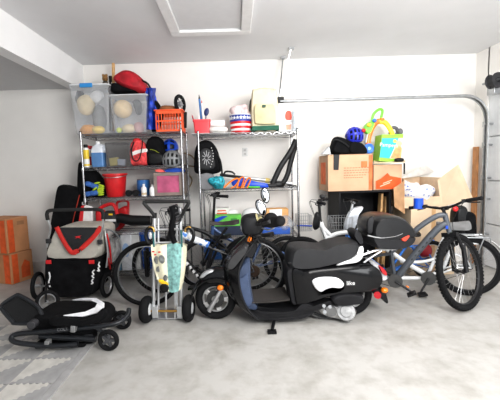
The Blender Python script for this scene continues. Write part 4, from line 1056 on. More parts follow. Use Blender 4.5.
t, side, front, P, d, da = mbox('bottom cardboard moving box of the stack by the left wall corner', 0, zz(10, 254, A.y)-.004, 0, 0)
h = zz(10, 254, A.y)
side(M(), .02, .10, .01, h-.02).build('stripe', ORB, t); front(M(), .02, .12, .01, h-.02).build('stripe', ORB, t)
e = -.002
M().extr([P(e, da+.14, .05), P(e, da+d-.05, .05), P(e, da+d-.05, .24), P(e, da+d*.62, .29), P(e, da+.14, .20)], fd*-.0015).build('logo', ORB, t)
front(M(), .2, .40, .2, .32).build('logo', ORB, t)
t, side, front, P, d, da = mbox('top cardboard moving box of the stack by the left wall corner', h, zz(8, 219, A.y)-h, -.02,  .03)
h2 = zz(8, 219, A.y)-h
side(M(), .02, .10, .01, h2-.02).build('stripe', ORB, t); front(M(), .02, .12, .01, h2-.02).build('stripe', ORB, t)
front(M(), .2, .40, .1, .26).build('logo', ORB, t)
side(M(), d-.16, d-.06, h2-.10, h2-.05).build('logo', mat('print_brown', s2l(165, 120, 85), .85), t)
Y = 4.34
sk = thing('gear_bag', 'large black fabric gear bag leaning on the wall behind the trailer', 'bag', (pp(66, 285, Y).x, Y, 0))
g0 = [(61, 187), (65, 184.5), (74, 186.5), (83, 189.5), (85, 206), (84.5, 235), (82, 262), (78, 284), (52, 284), (50, 262), (54, 226), (58, 204)]
M().puff([pp(x, y, Y) for x, y in g0], .12, .10, sm=3, pw=.6).build('body', FABK, sk)
M().tube([pp(x, y, Y-.135) for x, y in ((79.5, 195), (77, 205), (73.5, 219), (71, 232))], .006, 6, sm=3).build('zipper', mat('zip_red', s2l(190, 60, 40), .6), sk)
M().extr([pp(82, 202, Y-.13), pp(83.2, 202, Y-.13), pp(83.2, 204, Y-.13), pp(85, 204, Y-.13), pp(85, 205, Y-.13), pp(82, 205, Y-.13)], (0, -.003, 0)).build('emblem', WHT, sk)
M().tube([pp(x, y, Y-.11) for x, y in ((59, 204), (65, 203.5), (74, 206), (84, 208))], .006, 6, sm=3).build('seam', BLK, sk)

# ================================================================== bicycle trailer
Y = 3.56
tr = thing('bike_trailer', 'black and grey child bike trailer with a red-edged flap', 'bike trailer', (pp(72, 300, Y).x, 3.75, 0))
GRF = mat('trailer_grey', s2l(186, 182, 172), .85, bump=.25, bscale=40)
low = [(46, 258), (54, 256.5), (75, 258.5), (97, 257), (99, 268), (97, 288), (90, 296), (70, 297.5), (54, 296.5), (45.5, 285), (44.5, 268)]
M().puff([pp(x, y, 3.80) for x, y in [(235+(p[0]-235)*.945, 170+(p[1]-170)*.945) for p in low]], .25, .10, sm=3, pw=.5).build('lower_body', FABK, tr)
up_ = [(47, 258), (50, 241), (57, 228), (72, 226.5), (99, 227.5), (102, 240), (98.5, 257.5), (75, 259)]
M().puff([pp(x, y, 3.80) for x, y in [(235+(p[0]-235)*.945, 170+(p[1]-170)*.945) for p in up_]], .24, .10, sm=3, pw=.5).build('upper_body', GRF, tr)
# crease folds on the grey cover
for q in (((52, 248), (60, 251), (70, 256)), ((99, 243), (92, 249), (82, 255))):
    M().tube([pp(x, y, 3.565) for x, y in q], .006, 6, sm=3).build('fold', GRF, tr)
fl = M().grid(lambda u, v: pp(59+41*u+(74-59-41*u)*v, 227.5+ (25 if True else 0)*v, 3.535-.03*math.sin(PI*v)), 8, 8, .008)
fl.build('flap', mat('flap_black', (.018, .018, .02), .8, bump=.3), tr)
RT = mat('red_trim', s2l(205, 48, 42), .75, bump=.2)
for side_ in (((56.5, 227), (62.5, 239), (70.5, 251.5), (76, 252.5)), ((101.2, 227), (91.5, 239), (80.5, 249), (74, 252.5))):
    M().tube([pp(x, y, 3.52) for x, y in side_], .026, 8, sm=4, sq=.35, up=(0, -1, 0) if False else (1, 0, .6)).build('flap_trim', RT, tr)
M().extr([pp(x, y, 3.50) for x, y in ((75, 236.5), (78, 236), (81.5, 235.5), (79.5, 237), (81, 238.6), (77.8, 237.6), (75.2, 238.8), (76.4, 237.4))], (0, -.003, 0)).build('emblem', RED, tr)
for px in (48.5, 91.5): M().box(pp(px, 262, 3.535), (.06, .01, .042)).build('red_tab', RED, tr, bevel=.003)
# white script down the right hand edge
def script(pts): return [pp(x, y, 3.53) for x, y in pts]
for pts in (((99.5, 262), (98.6, 265), (99.8, 266.5), (98.2, 268), (99.4, 271), (97.2, 270.5)), ((94.5, 270), (92.5, 272), (93.8, 274.5), (92, 276), (94, 278)), ((93, 279), (91.8, 281), (92.8, 283), (91.2, 284))):
    M().tube(script(pts), .008, 6, sm=4).build('lettering', WHT, tr)
M().tube([pp(x, y, 3.53) for x, y in ((49, 272), (50, 277), (48.8, 282), (50, 287))], .008, 6, sm=4).build('lettering', WHT, tr)
# push bar
M().tube([pp(x, y, 3.48) for x, y in ((47.8, 220), (47, 213.5), (50, 210.6), (60, 210), (90, 209.4), (100, 210), (103, 213), (103, 219))], .019, 10, sm=5).build('push_bar_grip', mat('foam_black', (.02, .02, .02), .85, bump=.3), tr)
M().tube([pp(x, y, yy) for x, y, yy in ((47.8, 219, 3.48), (50.5, 228, 3.5), (48.5, 238, 3.54), (47, 247, 3.56))], .011, 8, sm=4).build('push_bar', ALU, tr)
M().tube([pp(x, y, yy) for x, y, yy in ((103, 218, 3.48), (103, 226, 3.5), (101, 236, 3.53), (99.5, 245, 3.56))], .011, 8, sm=4).build('push_bar', ALU, tr)
for (x, y) in ((48.5, 241), (100, 242)): M().box(pp(x, y, 3.54), (.05, .03, .05)).build('bar_clamp', DGR, tr, bevel=.006)
# clear side window with red and silver piping on the right side
sxf = at(101, .7, 3.6)
def sw(u, v):  # u depth, v height
    y = 3.62+.44*u; top = zz(101, 229, 3.6)-.02-.16*u*u; bot = zz(101, 270, 3.6)+.02
    return V((sxf+.02+.03*math.sin(PI*v), y, bot+(top-bot)*v))
M().grid(sw, 8, 8, .004).build('side_window', mat('window_vinyl', (.30, .29, .28), .12, var=.6, scale=7, coat=.5), tr)
M().tube([sw(u, v)+V((.008, 0, 0)) for u, v in ((0, 0), (0, .4), (0, .8), (.1, 1), (.5, 1), (.9, .98), (1, .7), (1, .3), (.95, 0))], .009, 6, sm=3).build('window_piping', SILV, tr)
M().tube([sw(u, v)+V((.014, 0, 0)) for u, v in ((.08, .9), (.1, .6), (.16, .3), (.3, .02))], .010, 6, sm=3).build('red_piping', RED, tr)
M().tube([sw(u, v)+V((.014, 0, 0)) for u, v in ((.0, .25), (.12, .1), (.28, -.12))], .012, 6, sm=3).build('red_piping', RED, tr)
def spoked(m, c, ax, R, n, rs=.0012, rh=.018, hw=.03):
    c = V(c); ax = V(ax).normalized(); a = ax.orthogonal().normalized(); b = ax.cross(a)
    for k in range(n):
        t = 2*PI*k/n; t2 = t+(.35 if k % 2 else -.35); s = (1 if k % 4 < 2 else -1)
        m.cyl(c+ax*s*hw+(a*math.cos(t2)+b*math.sin(t2))*rh, c+(a*math.cos(t)+b*math.sin(t))*R, rs, n=4, cap=False)
    return m
for (px, py, ax_) in ((38, 285.5, (1, .12, 0)), (107, 285, (1, -.1, 0))):
    c_ = pp(px, py, 3.72); R_ = c_.z
    w = M().torus(c_, ax_, R_-.045, .012, 32, 6, .014); spoked(w, c_, ax_, R_-.05, 16); w.cyl(c_-V(ax_).normalized()*.035, c_+V(ax_).normalized()*.035, .02, n=12)
    w = w.build('wheel', mat('rim_grey', (.45, .45, .46), .35, .7), tr)
    M().torus(c_, ax_, R_-.024, .024, 36, 8).build('tyre', RUB, w)
M().cyl(pp(40, 286, 3.72), pp(101, 286, 3.72), .012).build('axle', STEEL, tr)
c_ = pp(47.5, 301, 3.34)
c_.z = .115
w = M().torus(c_, (.5, -1, .25), .075, .01, 26, 6); spoked(w, c_, (.5, -1, .25), .075, 10); w.cyl(c_+V((.012, -.03, .006)), c_-V((.012, -.03, .006)), .016, n=10)
w = w.build('wheel', mat('rim_grey', (.45, .45, .46), .35, .7), tr)
M().torus(c_, (.5, -1, .25), .093, .02, 30, 8).build('tyre', RUB, w)
M().tube([c_+V((0, -.03, 0)), c_+V((-.03, .05, .14)), pp(50, 284, 3.52)], .012, 8, sm=4).build('wheel_arm', BLK, tr)

# ================================================================== folded stroller
SY = gp(108, 352).y+.02
STF = mat('stroller_frame', (.022, .024, .028), .35, .25, spec=.5)
STB = mat('stroller_fabric', (.009, .009, .010), .9, bump=.4, bscale=70, spec=.12)
s0 = gp(70, 345)
stt = thing('folded_stroller', 'folded black stroller lying on the floor at the left', 'stroller', (s0.x, SY+.25, 0))
def sp_(x, y, Y=SY): return pp(x, y, Y)
M().tube([sp_(x, y, yy) for x, y, yy in ((129, 309, SY+.22), (127, 316, SY+.16), (114, 324, SY+.07), (76, 328.5, SY+.02), (42, 332, SY+.02), (18, 334, SY+.02), (11.5, 337.5, SY+.0), (15, 342, SY-.02), (32, 344.5, SY-.02), (55, 346, SY-.02), (78, 344, SY))], .020, 10, sm=5).build('handle_frame', STF, stt)
M().tube([sp_(x, y, SY+.05) for x, y in ((40, 336), (60, 337.5), (96, 339))], .024, 10, sm=3).build('lower_tube', STF, stt)
M().tube([sp_(x, y, yy) for x, y, yy in ((36, 330, SY+.38), (70, 327, SY+.40), (110, 322, SY+.42), (124, 315, SY+.42))], .018, 8, sm=4).build('far_tube', STF, stt)
for (x, y) in ((74, 328), (48, 343.2)): M().box(sp_(x, y, SY-.01), (.038, .05, .055), (0, .1, 0)).build('clip', mat('clip_grey', s2l(150, 150, 150), .4, .3), stt, bevel=.006)
# raised seat frame at left
loop = [(2, 309), (3, 304), (15, 296), (20, 295.5), (36, 305), (40, 310), (44.5, 321), (40, 323), (16, 323.5), (12, 321)]
lp = [sp_(x, y, SY+.10+.10*((323-y)/28)) for x, y in loop]
M().tube(lp, .016, 8, closed=True, sm=4).build('seat_frame', STF, stt)
cl = sum(lp, V())/len(lp)
m = M(); q = crv(lp, 4, True); m.add([cl+(p-cl)*.97 for p in q]+[cl+V((0, .03, -.03))], [(i, (i+1) % len(q), len(q)) for i in range(len(q))]); m.build('seat_panel', mat('mesh_black', (.010, .010, .011), .85, bump=.5, bscale=150), stt)
for dy in (0, .36):
    c_ = sp_(33, 324, SY+.04+dy); M().cyl(c_-V((0, .03, 0)), c_+V((0, .03, 0)), .034, n=20).build('hinge', mat('hinge_dark', (.05, .05, .055), .4), stt, bevel=.004)
# seat cushion / carry cot
cot = [(40, 314), (44, 308), (58, 307), (80, 308), (100, 308), (108, 311), (112, 318), (104, 325), (76, 328), (50, 328), (41, 322)]
M().puff([sp_(x, y, SY+.26) for x, y in cot], .19, .22, sm=3, pw=.7).build('seat', STB, stt)
lin = [(228, 130, .06), (300, 132, .06), (345, 120, .09), (373, 99, .14), (374, 82, .20), (347, 66, .30), (300, 65, .36), (262, 71, .40), (263, 75, .40), (325, 74, .32), (350, 84, .22), (343, 98, .15), (308, 114, .10), (232, 126, .07)]
lq = [sp_(x/3.571, 280+y/3.571, SY-.02+dy*.8) for x, y, dy in lin]
m = M(); k = len(lq)//2
for a in range(k-1):
    b = len(lq)-1-a; m.extr([lq[a], lq[a+1], lq[b-1], lq[b]], (0, -.02, .012))
m.build('white_liner', mat('liner_white', (.78, .78, .80), .9, bump=.3), stt, bevel=.004)
M().puff([sp_(x/3.571, 280+y/3.571, SY+.0) for x, y in ((176, 140), (200, 128), (232, 131), (300, 137), (348, 126), (378, 100), (385, 110), (372, 140), (320, 158), (240, 165), (185, 160))], .03, .2, sm=3).build('tub_side', STB, stt)
# underside mechanism and strap
M().box(sp_(66, 340, SY+.15), (.40, .22, .05), (0, .04, 0)).build('undercarriage', STB, stt, bevel=.012)
words('COLT', 'lettering', mat('letter_grey', (.2, .2, .21), .5), stt, sp_(62.5, 329.6, SY-.003), (1, 0, .06), (-.06, 0, 1), .034)
# wheels
def swheel(cx_, cy_, Yw, R_, steer=0.0):
    c = sp_(cx_, cy_, Yw); c.z = R_; ax_ = V((steer, 1, 0)).normalized()
    m = M(); a = V((0, 0, 1)); b = ax_.cross(a)
    for k in range(5):
        t = 2*PI*k/5+.3; d = a*math.cos(t)+b*math.sin(t); e_ = ax_.cross(d)
        m.add([c+d*.015+e_*.012-ax_*.012, c+d*.015-e_*.012-ax_*.012, c+d*R_*.8-e_*.008-ax_*.008, c+d*R_*.8+e_*.008-ax_*.008, c+d*.015+e_*.012+ax_*.012, c+d*.015-e_*.012+ax_*.012, c+d*R_*.8-e_*.008+ax_*.008, c+d*R_*.8+e_*.008+ax_*.008], [(0, 1, 2, 3), (4, 7, 6, 5), (0, 3, 7, 4), (1, 5, 6, 2), (2, 6, 7, 3), (0, 4, 5, 1)])
    m.cyl(c-ax_*.02, c+ax_*.02, .02, n=14).torus(c, ax_, R_*.76, .006, 28, 6, .012)
    w = m.build('wheel', mat('stroller_rim', (.07, .072, .078), .4), stt)
    M().torus(c, ax_, R_-.018, .018, 32, 8, .02).build('tyre', RUB, w)
    return c
ca = swheel(108.5, 341, SY, .088, .1); cb_ = swheel(88, 342, SY+.11, .08, -.1)
cc_ = swheel(122, 317, SY+.36, .088, .15); cd_ = swheel(98, 322, SY+.45, .08, 0)
for c_ in (ca, cb_, cc_, cd_): M().tube([c_, c_+V((-.03, .01, .05)), c_+V((-.10, .03, .085))], .013, 8, sm=4).build('wheel_fork', STF, stt)

# ================================================================== hand truck
HY = gp(147, 324).y+.06
ht = thing('hand_truck', 'aluminium hand truck with black tyres standing beside the scooter', 'hand truck', (pp(167, 320, HY).x, HY, 0))
for q in (((153.5, 316), (154.5, 216)), ((181.5, 318), (180.5, 214))):
    for off in (0,):
        M().tube([pp(*q[0], HY), pp(q[0][0]*.5+q[1][0]*.5, 265, HY), pp(*q[1], HY)], .017, 10, sm=2).build('rail', ALU, ht)
    M().cyl(pp(q[1][0], 218, HY), pp(q[1][0], 213, HY), .021, n=12).build('rail_cap', BLK, ht)
    dx = 5 if q[0][0] < 160 else -4.5
    M().tube([pp(q[0][0]+dx, 314, HY+.02), pp(q[1][0]+dx*.8, 218, HY+.02)], .011, 8).build('inner_rail', ALU, ht)
for py in (230, 243, 262, 279): M().tube([pp(154, py, HY+.01), pp(181, py-1, HY+.01)], .011, 8).build('cross_bar', ALU, ht)
for px in (166, 175): M().tube([pp(px, 318, HY+.01), pp(px, 279, HY+.01)], .010, 8).build('lower_bar', ALU, ht)
M().tube([pp(x, y, yy) for x, y, yy in ((155.5, 217, HY-.0), (150, 210, HY-.03), (144.6, 204, HY-.05), (145.5, 201.8, HY-.05), (166, 201.6, HY-.05), (187.2, 201.4, HY-.05), (188.3, 203.6, HY-.05), (184, 211, HY-.03), (180.8, 217, HY))], .016, 10, sm=3).build('handle', mat('handle_black', (.015, .015, .015), .6), ht)
for px, ay in ((146.8, 0), (188.8, .0)):
    c_ = pp(px, 311, HY-.02); R_ = .125; c_.z = R_; ax_ = V((1, -.10, 0)).normalized()
    w = M().lathe([(.02, -.04), (.05, -.035), (.058, -.02), (.058, .02), (.05, .035), (.02, .04)], c_, 24, ax=ax_).build('wheel', mat('wheel_white', (.62, .63, .64), .4), ht)
    M().torus(c_, ax_, R_-.038, .038, 36, 12, .045).build('tyre', RUB, w)
M().cyl(pp(148, 311, HY-.02), pp(187, 311, HY-.02), .011).build('axle', GOLD, ht)
for px in (155.5, 180.5): M().box(pp(px, 311.5, HY-.01), (.06, .05, .11)).build('axle_bracket', ALU, ht, bevel=.005)
M().box((pp(167, 320, HY).x, HY+.13, .012), (.34, .24, .010)).build('toe_plate', ALU, ht, bevel=.002)
# map-print bag hanging on the hand truck
bgm = mat('map_cream', s2l(232, 226, 200), .75, var=.06, scale=10)
tealm = mat('map_teal', s2l(128, 172, 168), .75, var=.22, scale=30)
mb = thing('map_bag', 'cream and teal map-print tote bag hanging on the hand truck', 'bag', pp(168, 292, HY-.05))
def mbf(u, v):
    x = 151+35*u+(8*v*v*(1-u)-4.5*v*v*u); y = 244.5+(39+9*math.sin(PI*min(1, u*.8)))*v+1.5*math.sin(u*7)*(1-v)
    return pp(x, y, HY-.055-.03*math.sin(PI*u)*math.sin(PI*v*.9)+.008*math.sin(u*16))
M().grid(lambda u, v: mbf(u*.45, v), 8, 10, .006).build('cream_side', bgm, mb)
M().grid(lambda u, v: mbf(.45+u*.43, v), 8, 10, .006).build('teal_side', tealm, mb)
M().grid(lambda u, v: mbf(.88+u*.12, v), 4, 10, .006).build('cream_edge', bgm, mb)
M().grid(lambda u, v: mbf(u, v)+V((0, .06, 0)), 8, 10, .004).build('back_side', bgm, mb)
pm = mat('map_print', s2l(110, 112, 110), .8, var=.3, scale=30)
for (u, v, rx_, rz_) in ((.15, .35, .025, .035), (.30, .30, .03, .04), (.17, .56, .028, .028), (.36, .72, .02, .03)):
    p = mbf(u, v)+V((0, -.006, 0)); M().ell(p, (rx_, .003, rz_), amp=.01, fr=30).build('print', pm, mb)
for (u, v) in ((.06, .16), (.12, .22), (.24, .14)): M().box(mbf(u, v)+V((0, -.005, 0)), (.022, .003, .012)).build('print', RED, mb)
p = mbf(.27, .84)+V((0, -.008, 0))
M().ell(p, (.05, .006, .022), (0, .5, 0)).build('print', YEL, mb); M().ell(p+V((.005, -.003, -.05)), (.042, .008, .042)).build('print', BLK, mb)
for px in (153, 181): M().tube([pp(px, 230, HY-.03), pp(px+.5, 238, HY-.045), pp(px+1, 247, HY-.055)], .008, 6, sm=3).build('strap', mat('strap_green', s2l(35, 95, 95), .7), mb)
# bungee cords
for i, px in enumerate((149.8, 189.6)):
    bu = thing('bungee_cord', ('left black bungee cord looped over the hand truck rail', 'right black bungee cord looped over the hand truck rail')[i], 'bungee cord', pp(px, 243, HY-.04))
    s = 1 if i == 0 else -1
    M().tube([pp(px+s*x, y, HY-.04) for x, y in ((3.5, 229), (.5, 227.5), (-3, 230), (-4, 236), (-2.5, 241), (.5, 243.5), (3, 241))], .016, 8, sm=5).build('cord', BLK, bu)
    M().tube([pp(px+s*x, y, HY-.045) for x, y in ((4.5, 232), (3.5, 228.6), (.5, 227), (-1.5, 228.3))], .010, 8, sm=4).build('hook', GOLD, bu)
    M().ell(pp(px+s*.5, 235.5, HY-.03), (.018, .012, .035)).build('end', mat('grey_end', (.55, .55, .55), .4), bu)
# black cable lock wound on the hand truck
lk = thing('cable_lock', 'black coiled cable lock wound around the upper hand truck bars', 'cable lock', pp(176, 243, HY-.03))
m = M()
pts = []
for k in range(60):
    t = k/59; pts.append(pp(175+4.5*math.cos(t*2*PI*3.5)+1.2*t, 208+12*t+4.5*math.sin(t*2*PI*3.5), HY-.03-.02*math.sin(t*20)))
m.tube(pts, .013, 7); m.build('cable', mat('lock_black', (.015, .015, .017), .35), lk)
M().tube([pp(x, y, HY-.045) for x, y in ((172, 206), (173.5, 216), (171.5, 226), (172, 236), (175, 243))], .026, 8, sm=4).build('sleeve', FABK, lk)
M().ell(pp(180, 210.5, HY-.04), (.02, .02, .035)).build('lock_body', mat('lock_grey', (.3, .3, .31), .3, .6), lk)
# ================================================================== bicycles
RIMD = mat('rim_dark', (.03, .03, .032), .4, .3); RIMS = mat('rim_silver', (.60, .61, .62), .3, .9)
SPK = mat('spoke_steel', (.5, .5, .5), .3, 1.0); CHN = mat('chain_steel', (.12, .12, .12), .4, .9)
WTXT = mat('frame_lettering', (.75, .75, .75), .5)
def wheel(t, c, R, ax, rim, tw=.026, spokes=28, knob=False, name='wheel', cass=False, rimline=None):
    c = V(c); ax = V(ax).normalized()
    m = M().torus(c, ax, R-tw*1.75, tw*.42, 48, 6, tw*.55)
    w = m.build(name, rim, t)
    y = M().torus(c, ax, R-tw, tw, 56, 10)
    if knob:
        a = ax.orthogonal().normalized(); b = ax.cross(a)
        for k in range(64):
            th = 2*PI*k/64; d = a*math.cos(th)+b*math.sin(th); e = ax.cross(d)
            for j in (-1, 0, 1):
                th2 = th+(.05 if j == 0 else 0); d2 = a*math.cos(th2)+b*math.sin(th2)
                ang = j*.75; nrm = d2*math.cos(ang)+ax*math.sin(ang); p = c+d2*(R-tw)+nrm*tw
                e2 = ax.cross(d2); f2 = nrm.cross(e2).normalized()
                s = .008; q = [p+e2*s+f2*s-nrm*.002, p-e2*s+f2*s-nrm*.002, p-e2*s-f2*s-nrm*.002, p+e2*s-f2*s-nrm*.002]
                y.extr(q, nrm*.007)
    y.build('tyre', RUB, w)
    spoked(M(), c, ax, R-tw*2, spokes).build('spokes', SPK, w)
    h = M().cyl(c-ax*.05, c+ax*.05, .014, n=12)
    for s in (-1, 1): h.cyl(c+ax*s*.028, c+ax*s*.033, .026, n=16)
    h.build('hub', RIMD, w)
    if rimline: M().torus(c, ax, R-tw*2.15, .008, 48, 6, tw*.62).build('rim_stripe', rimline, w)
    if cass:
        g = M()
        for k, r in enumerate((.062, .055, .047, .04, .033)): g.cyl(c+ax*(.034+.004*k)*cass, c+ax*(.036+.004*k)*cass, r, n=28)
        g.build('sprockets', mat('sprocket', s2l(70, 55, 45), .4, .7), w)
    return w
def bike(name, label, cat, loc, rotz, R, wb, P, steer=0.0, lean=0.0):
    "P: dictionary of joint positions in the bicycle's own plane (x forward, z up)"
    t = thing(name, label, cat, loc, rotz, world=False)
    t.rotation_euler = (lean, 0, rotz)
    v = lambda q, y=0: V((q[0], y, q[1]))
    ra, fa = V((-wb/2, 0, R)), V((wb/2, 0, P.get('Rf', R))); bb, hb, htp, st = v(P['bb']), v(P['hb']), v(P['ht']), v(P['st'])
    side = P.get('side', 1)
    fm_ = P['frame']; tw = P.get('tw', .026)
    m = M()
    for tb in P['tubes']:
        pts = [v(q, q[2] if len(q) > 2 else 0) for q in tb[0]]
        m.tube(pts, tb[1], 10, sm=tb[2] if len(tb) > 2 else 0, sq=tb[3] if len(tb) > 3 else 1)
    m.cyl(hb-(htp-hb).normalized()*.01, htp, .024, n=12).cyl(bb-V((0, .036, 0)), bb+V((0, .036, 0)), .024, n=14)
    if P.get('stays', True):
        for s in (-1, 1):
            m.tube([bb+V((0, s*.03, 0)), ra+V((.12, s*.045, 0)), ra+V((0, s*.058, 0))], P.get('rs', .010), 8)
            top = v(P.get('ss', P['st']))
            m.tube([top+V((0, s*.02, -.02)), ra+V((.05, s*.05, .1)), ra+V((0, s*.058, 0))], P.get('rs', .010)*.85, 8)
    m.build('frame', fm_, t, shift=False)
    if 'seat' in P:
        s_ = v(P['seat'])
        M().cyl(st, s_+V((0, 0, -.03)), .014, n=12).build('seat_post', P.get('postm', BLK), t)
        sl_ = P.get('sl', .27); sw_ = P.get('sw', .075)
        def sf(u, w_):
            x = (u-.42)*sl_; hw = sw_*(.22+.78*max(0, min(1, (.62-u)/.42))**1.3)*(.75+.25*min(1, u/.08)) if u > .12 else sw_*(.55+.45*u/.12)
            th = PI*w_
            return s_+V((x, hw*math.cos(th), P.get('sth', .028)*math.sin(th)*1.2-.012*math.sin(u*PI)+.012*(1-u)))
        mm = M().grid(sf, 14, 10, .012); mm.build('saddle', P.get('saddlem', BLK), t)
    # steering assembly
    axis = (htp-hb).normalized(); RS = Matrix.Translation(hb) @ Matrix.Rotation(steer, 4, axis) @ Matrix.Translation(-hb)
    wheel(t, ra, R, (0, 1, 0), P['rim'], tw, knob=P.get('knob', False), cass=P.get('cass', 0), rimline=P.get('rl'))
    axf = RS.to_3x3() @ V((0, 1, 0))
    wheel(t, RS @ fa, P.get('Rf', R), axf, P['rim'], tw, knob=P.get('knob', False), rimline=P.get('rl'))
    f = M(); fw = .055
    if P.get('susp'):
        cr_ = hb-axis*.02
        f.box(cr_, (.05, .14, .04))
        for s in (-1, 1):
            f.cyl(cr_+V((.005, s*fw, 0)), fa+V((-.0, s*fw, .19)), .016, n=10).cyl(fa+V((0, s*fw, .26)), fa+V((0, s*fw, 0)), .021, n=10)
        f.cyl(fa+V((0, -fw, 0)), fa+V((0, fw, 0)), .012, n=10)
    else:
        cr_ = hb-axis*.015
        for s in (-1, 1): f.tube([cr_, cr_+V((.01, s*fw*.9, -.03)), (cr_+fa)/2+V((-.012, s*fw, 0)), fa+V((0, s*fw, 0))], .0125, 8, sm=3)
    f.xf(RS).build('fork', P.get('forkm', BLK), t)
    # stem + bars
    hbz = V((P['bar'][0], 0, P['bar'][1])); hw = P.get('bw', .3)
    M().tube([htp, htp+axis*.03, hbz], .016, 8).cyl(hbz-V((0, .03, 0)), hbz+V((0, .03, 0)), .02, n=12).xf(RS).build('stem', P.get('stemm', BLK), t)
    sweep, rise = P.get('sweep', -.04), P.get('rise', .02)
    barpts = [hbz+V((sweep, -hw, rise)), hbz+V((sweep*.35, -hw*.62, rise)), hbz+V((0, -hw*.25, rise*.3)), hbz, hbz+V((0, hw*.25, rise*.3)), hbz+V((sweep*.35, hw*.62, rise)), hbz+V((sweep, hw, rise))]
    hbar = M().tube(barpts, .0125, 8, sm=3).xf(RS).build('handlebar', P.get('barm', BLK), t)
    for s, q in ((-1, barpts[0]), (1, barpts[-1])):
        d = (q-barpts[1 if s < 0 else -2]).normalized()
        M().cyl(q-d*.13, q+d*.005, .017, n=12).cyl(q, q+d*.008, .019, n=12).xf(RS).build('grip', P.get('gripm', RUB), hbar, shift=False)
        M().tube([q-d*.15, q-d*.13+V((.04, 0, -.015)), q-d*.04+V((.055, 0, -.025))], .006, 6, sm=3).box(q-d*.155, (.03, .03, .03)).xf(RS).build('brake_lever', DGR, hbar, shift=False)
    # cables
    cb = M()
    for s in (-1, 1): cb.tube([hbz+V((.03, s*hw*.55, rise)), hbz+V((.10, s*hw*.3, .02)), hbz+V((.06, s*.03, -.12)), hb+V((.01, s*.03, 0))], .0028, 5, sm=5)
    cb.xf(RS).build('cables', BLK, t)
    # drivetrain
    sy = P.get('chain_side', -1)
    cr = M().cyl(bb+V((0, sy*.045, 0)), bb+V((0, sy*.049, 0)), P.get('ring', .075), n=32); cr.build('chainring', CHN, t)
    ang = P.get('crank', .4)
    for s in (-1, 1):
        d = V((math.cos(ang)*s, 0, math.sin(ang)*s)); e = bb+d*.17+V((0, s*sy*.065, 0))
        c1 = M().cyl(bb+V((0, s*sy*.055, 0)), e, .013, .010, 10).build('crank', DGR, t)
        M().box(e+V((0, s*sy*.06, 0)), (.085, .09, .022), (0, P.get('ped', .2), 0)).build('pedal', BLK, c1, bevel=.004, shift=False)
    ch = M()
    for dz in (1, -1): ch.cyl(bb+V((0, sy*.047, dz*P.get('ring', .075)*.97)), ra+V((0, sy*.047, dz*.035)), .004, n=5)
    ch.build('chain', CHN, t)
    return t, RS
def lx(px, py, Y, mid, s):  # photograph place -> the bicycle's own (x, z)
    p = pp(px, py, Y); return (s*(p.x-mid), p.z)

def fan_plane(pf, pr, s):
    "bike standing on a vertical plane through two ground points; returns middle, heading, reader"
    pf, pr = V((pf.x, pf.y, 0)), V((pr.x, pr.y, 0)); d = (pf-pr).normalized(); n = V((-d.y, d.x, 0)); mid = (pf+pr)/2
    def rd(px, py):
        r = ray(px, py); t = (mid-CAM_LOC).dot(n)/r.dot(n); p = CAM_LOC+r*t
        return ((p-mid).dot(d), p.z)
    return mid, math.atan2(d.y, d.x), rd, (pf-pr).length

# 1: black mountain bike in front of the left shelf, facing left
Y = 3.42
xf_, xr_ = pp(148, 274, Y).x, pp(254, 276, Y).x; mid = (xf_+xr_)/2; wb = xr_-xf_
q = lambda px, py: lx(px, py, Y, mid, -1)
MB = mat('bike_black', (.010, .010, .012), .3, spec=.4)
P = dict(frame=MB, rim=RIMD, rl=RIMS, bb=q(204, 283), hb=q(167.5, 243), ht=q(172, 226), st=q(213, 247), seat=q(227, 224.5), bar=q(170, 212), cass=1,
         tubes=[([q(173, 230), q(190, 238), q(213, 249)], .019, 3), ([q(169, 240), q(184, 258), q(204, 283)], .023), ([q(213, 245), q(204, 283)], .017)],
         bw=.24, rise=.03, sweep=-.05, susp=True, sl=.30, sw=.07, saddlem=mat('saddle_brown_black', (.035, .028, .026), .6), crank=2.6, chain_side=1)
b1, RS = bike('mountain_bike', 'black mountain bike with a blue and white tube pad parked behind the hand truck', 'bicycle', (mid, Y, 0), PI, .352, wb, P, steer=.12)
a, c = V((q(182, 234.5)[0], 0, q(182, 234.5)[1])), V((q(207, 244.5)[0], 0, q(207, 244.5)[1]))
pdm = mat('pad_blue', s2l(190, 208, 232), .6)
nt = pdm.node_tree; vn = nt.nodes.new('ShaderNodeTexVoronoi'); vn.inputs['Scale'].default_value = 24
rr_ = nt.nodes.new('ShaderNodeValToRGB'); rr_.color_ramp.elements[0].position = .42; rr_.color_ramp.elements[1].position = .48
rr_.color_ramp.elements[0].color = (*s2l(70, 125, 195), 1); rr_.color_ramp.elements[1].color = (.75, .78, .82, 1)
tcn = [n for n in nt.nodes if n.type == 'TEX_COORD'][0]; nt.links.new(tcn.outputs['Object'], vn.inputs['Vector']); nt.links.new(vn.outputs['Distance'], rr_.inputs['Fac']); nt.links.new(rr_.outputs['Color'], nt.nodes['Principled BSDF'].inputs['Base Color'])
M().cyl(a, c, .036, n=16).build('tube_pad', pdm, b1, shift=False)
d = (c-a).normalized(); M().cyl(c, c+d*.02, .037, n=16).build('pad_end', mat('pad_end_blue', s2l(60, 115, 195), .5), b1, shift=False)
a, c = [V((*q(*w), 0)).xzy for w in ((176, 249), (199, 276.5))]
lm = M(); ln = c-a; up = V((0, 1, 0))
for k in range(7):
    p = a+ln*(k+.5)/7+V((0, .0235, 0)); lm.box(p, (.030, .003, .026), (0, -math.atan2(ln.z, ln.x)+(.3 if k % 2 else -.3), 0)).box(p+V((.006, .001, -.01)), (.008, .003, .03), (0, -math.atan2(ln.z, ln.x)+.8, 0))
lm.build('lettering', WTXT, b1, shift=False)

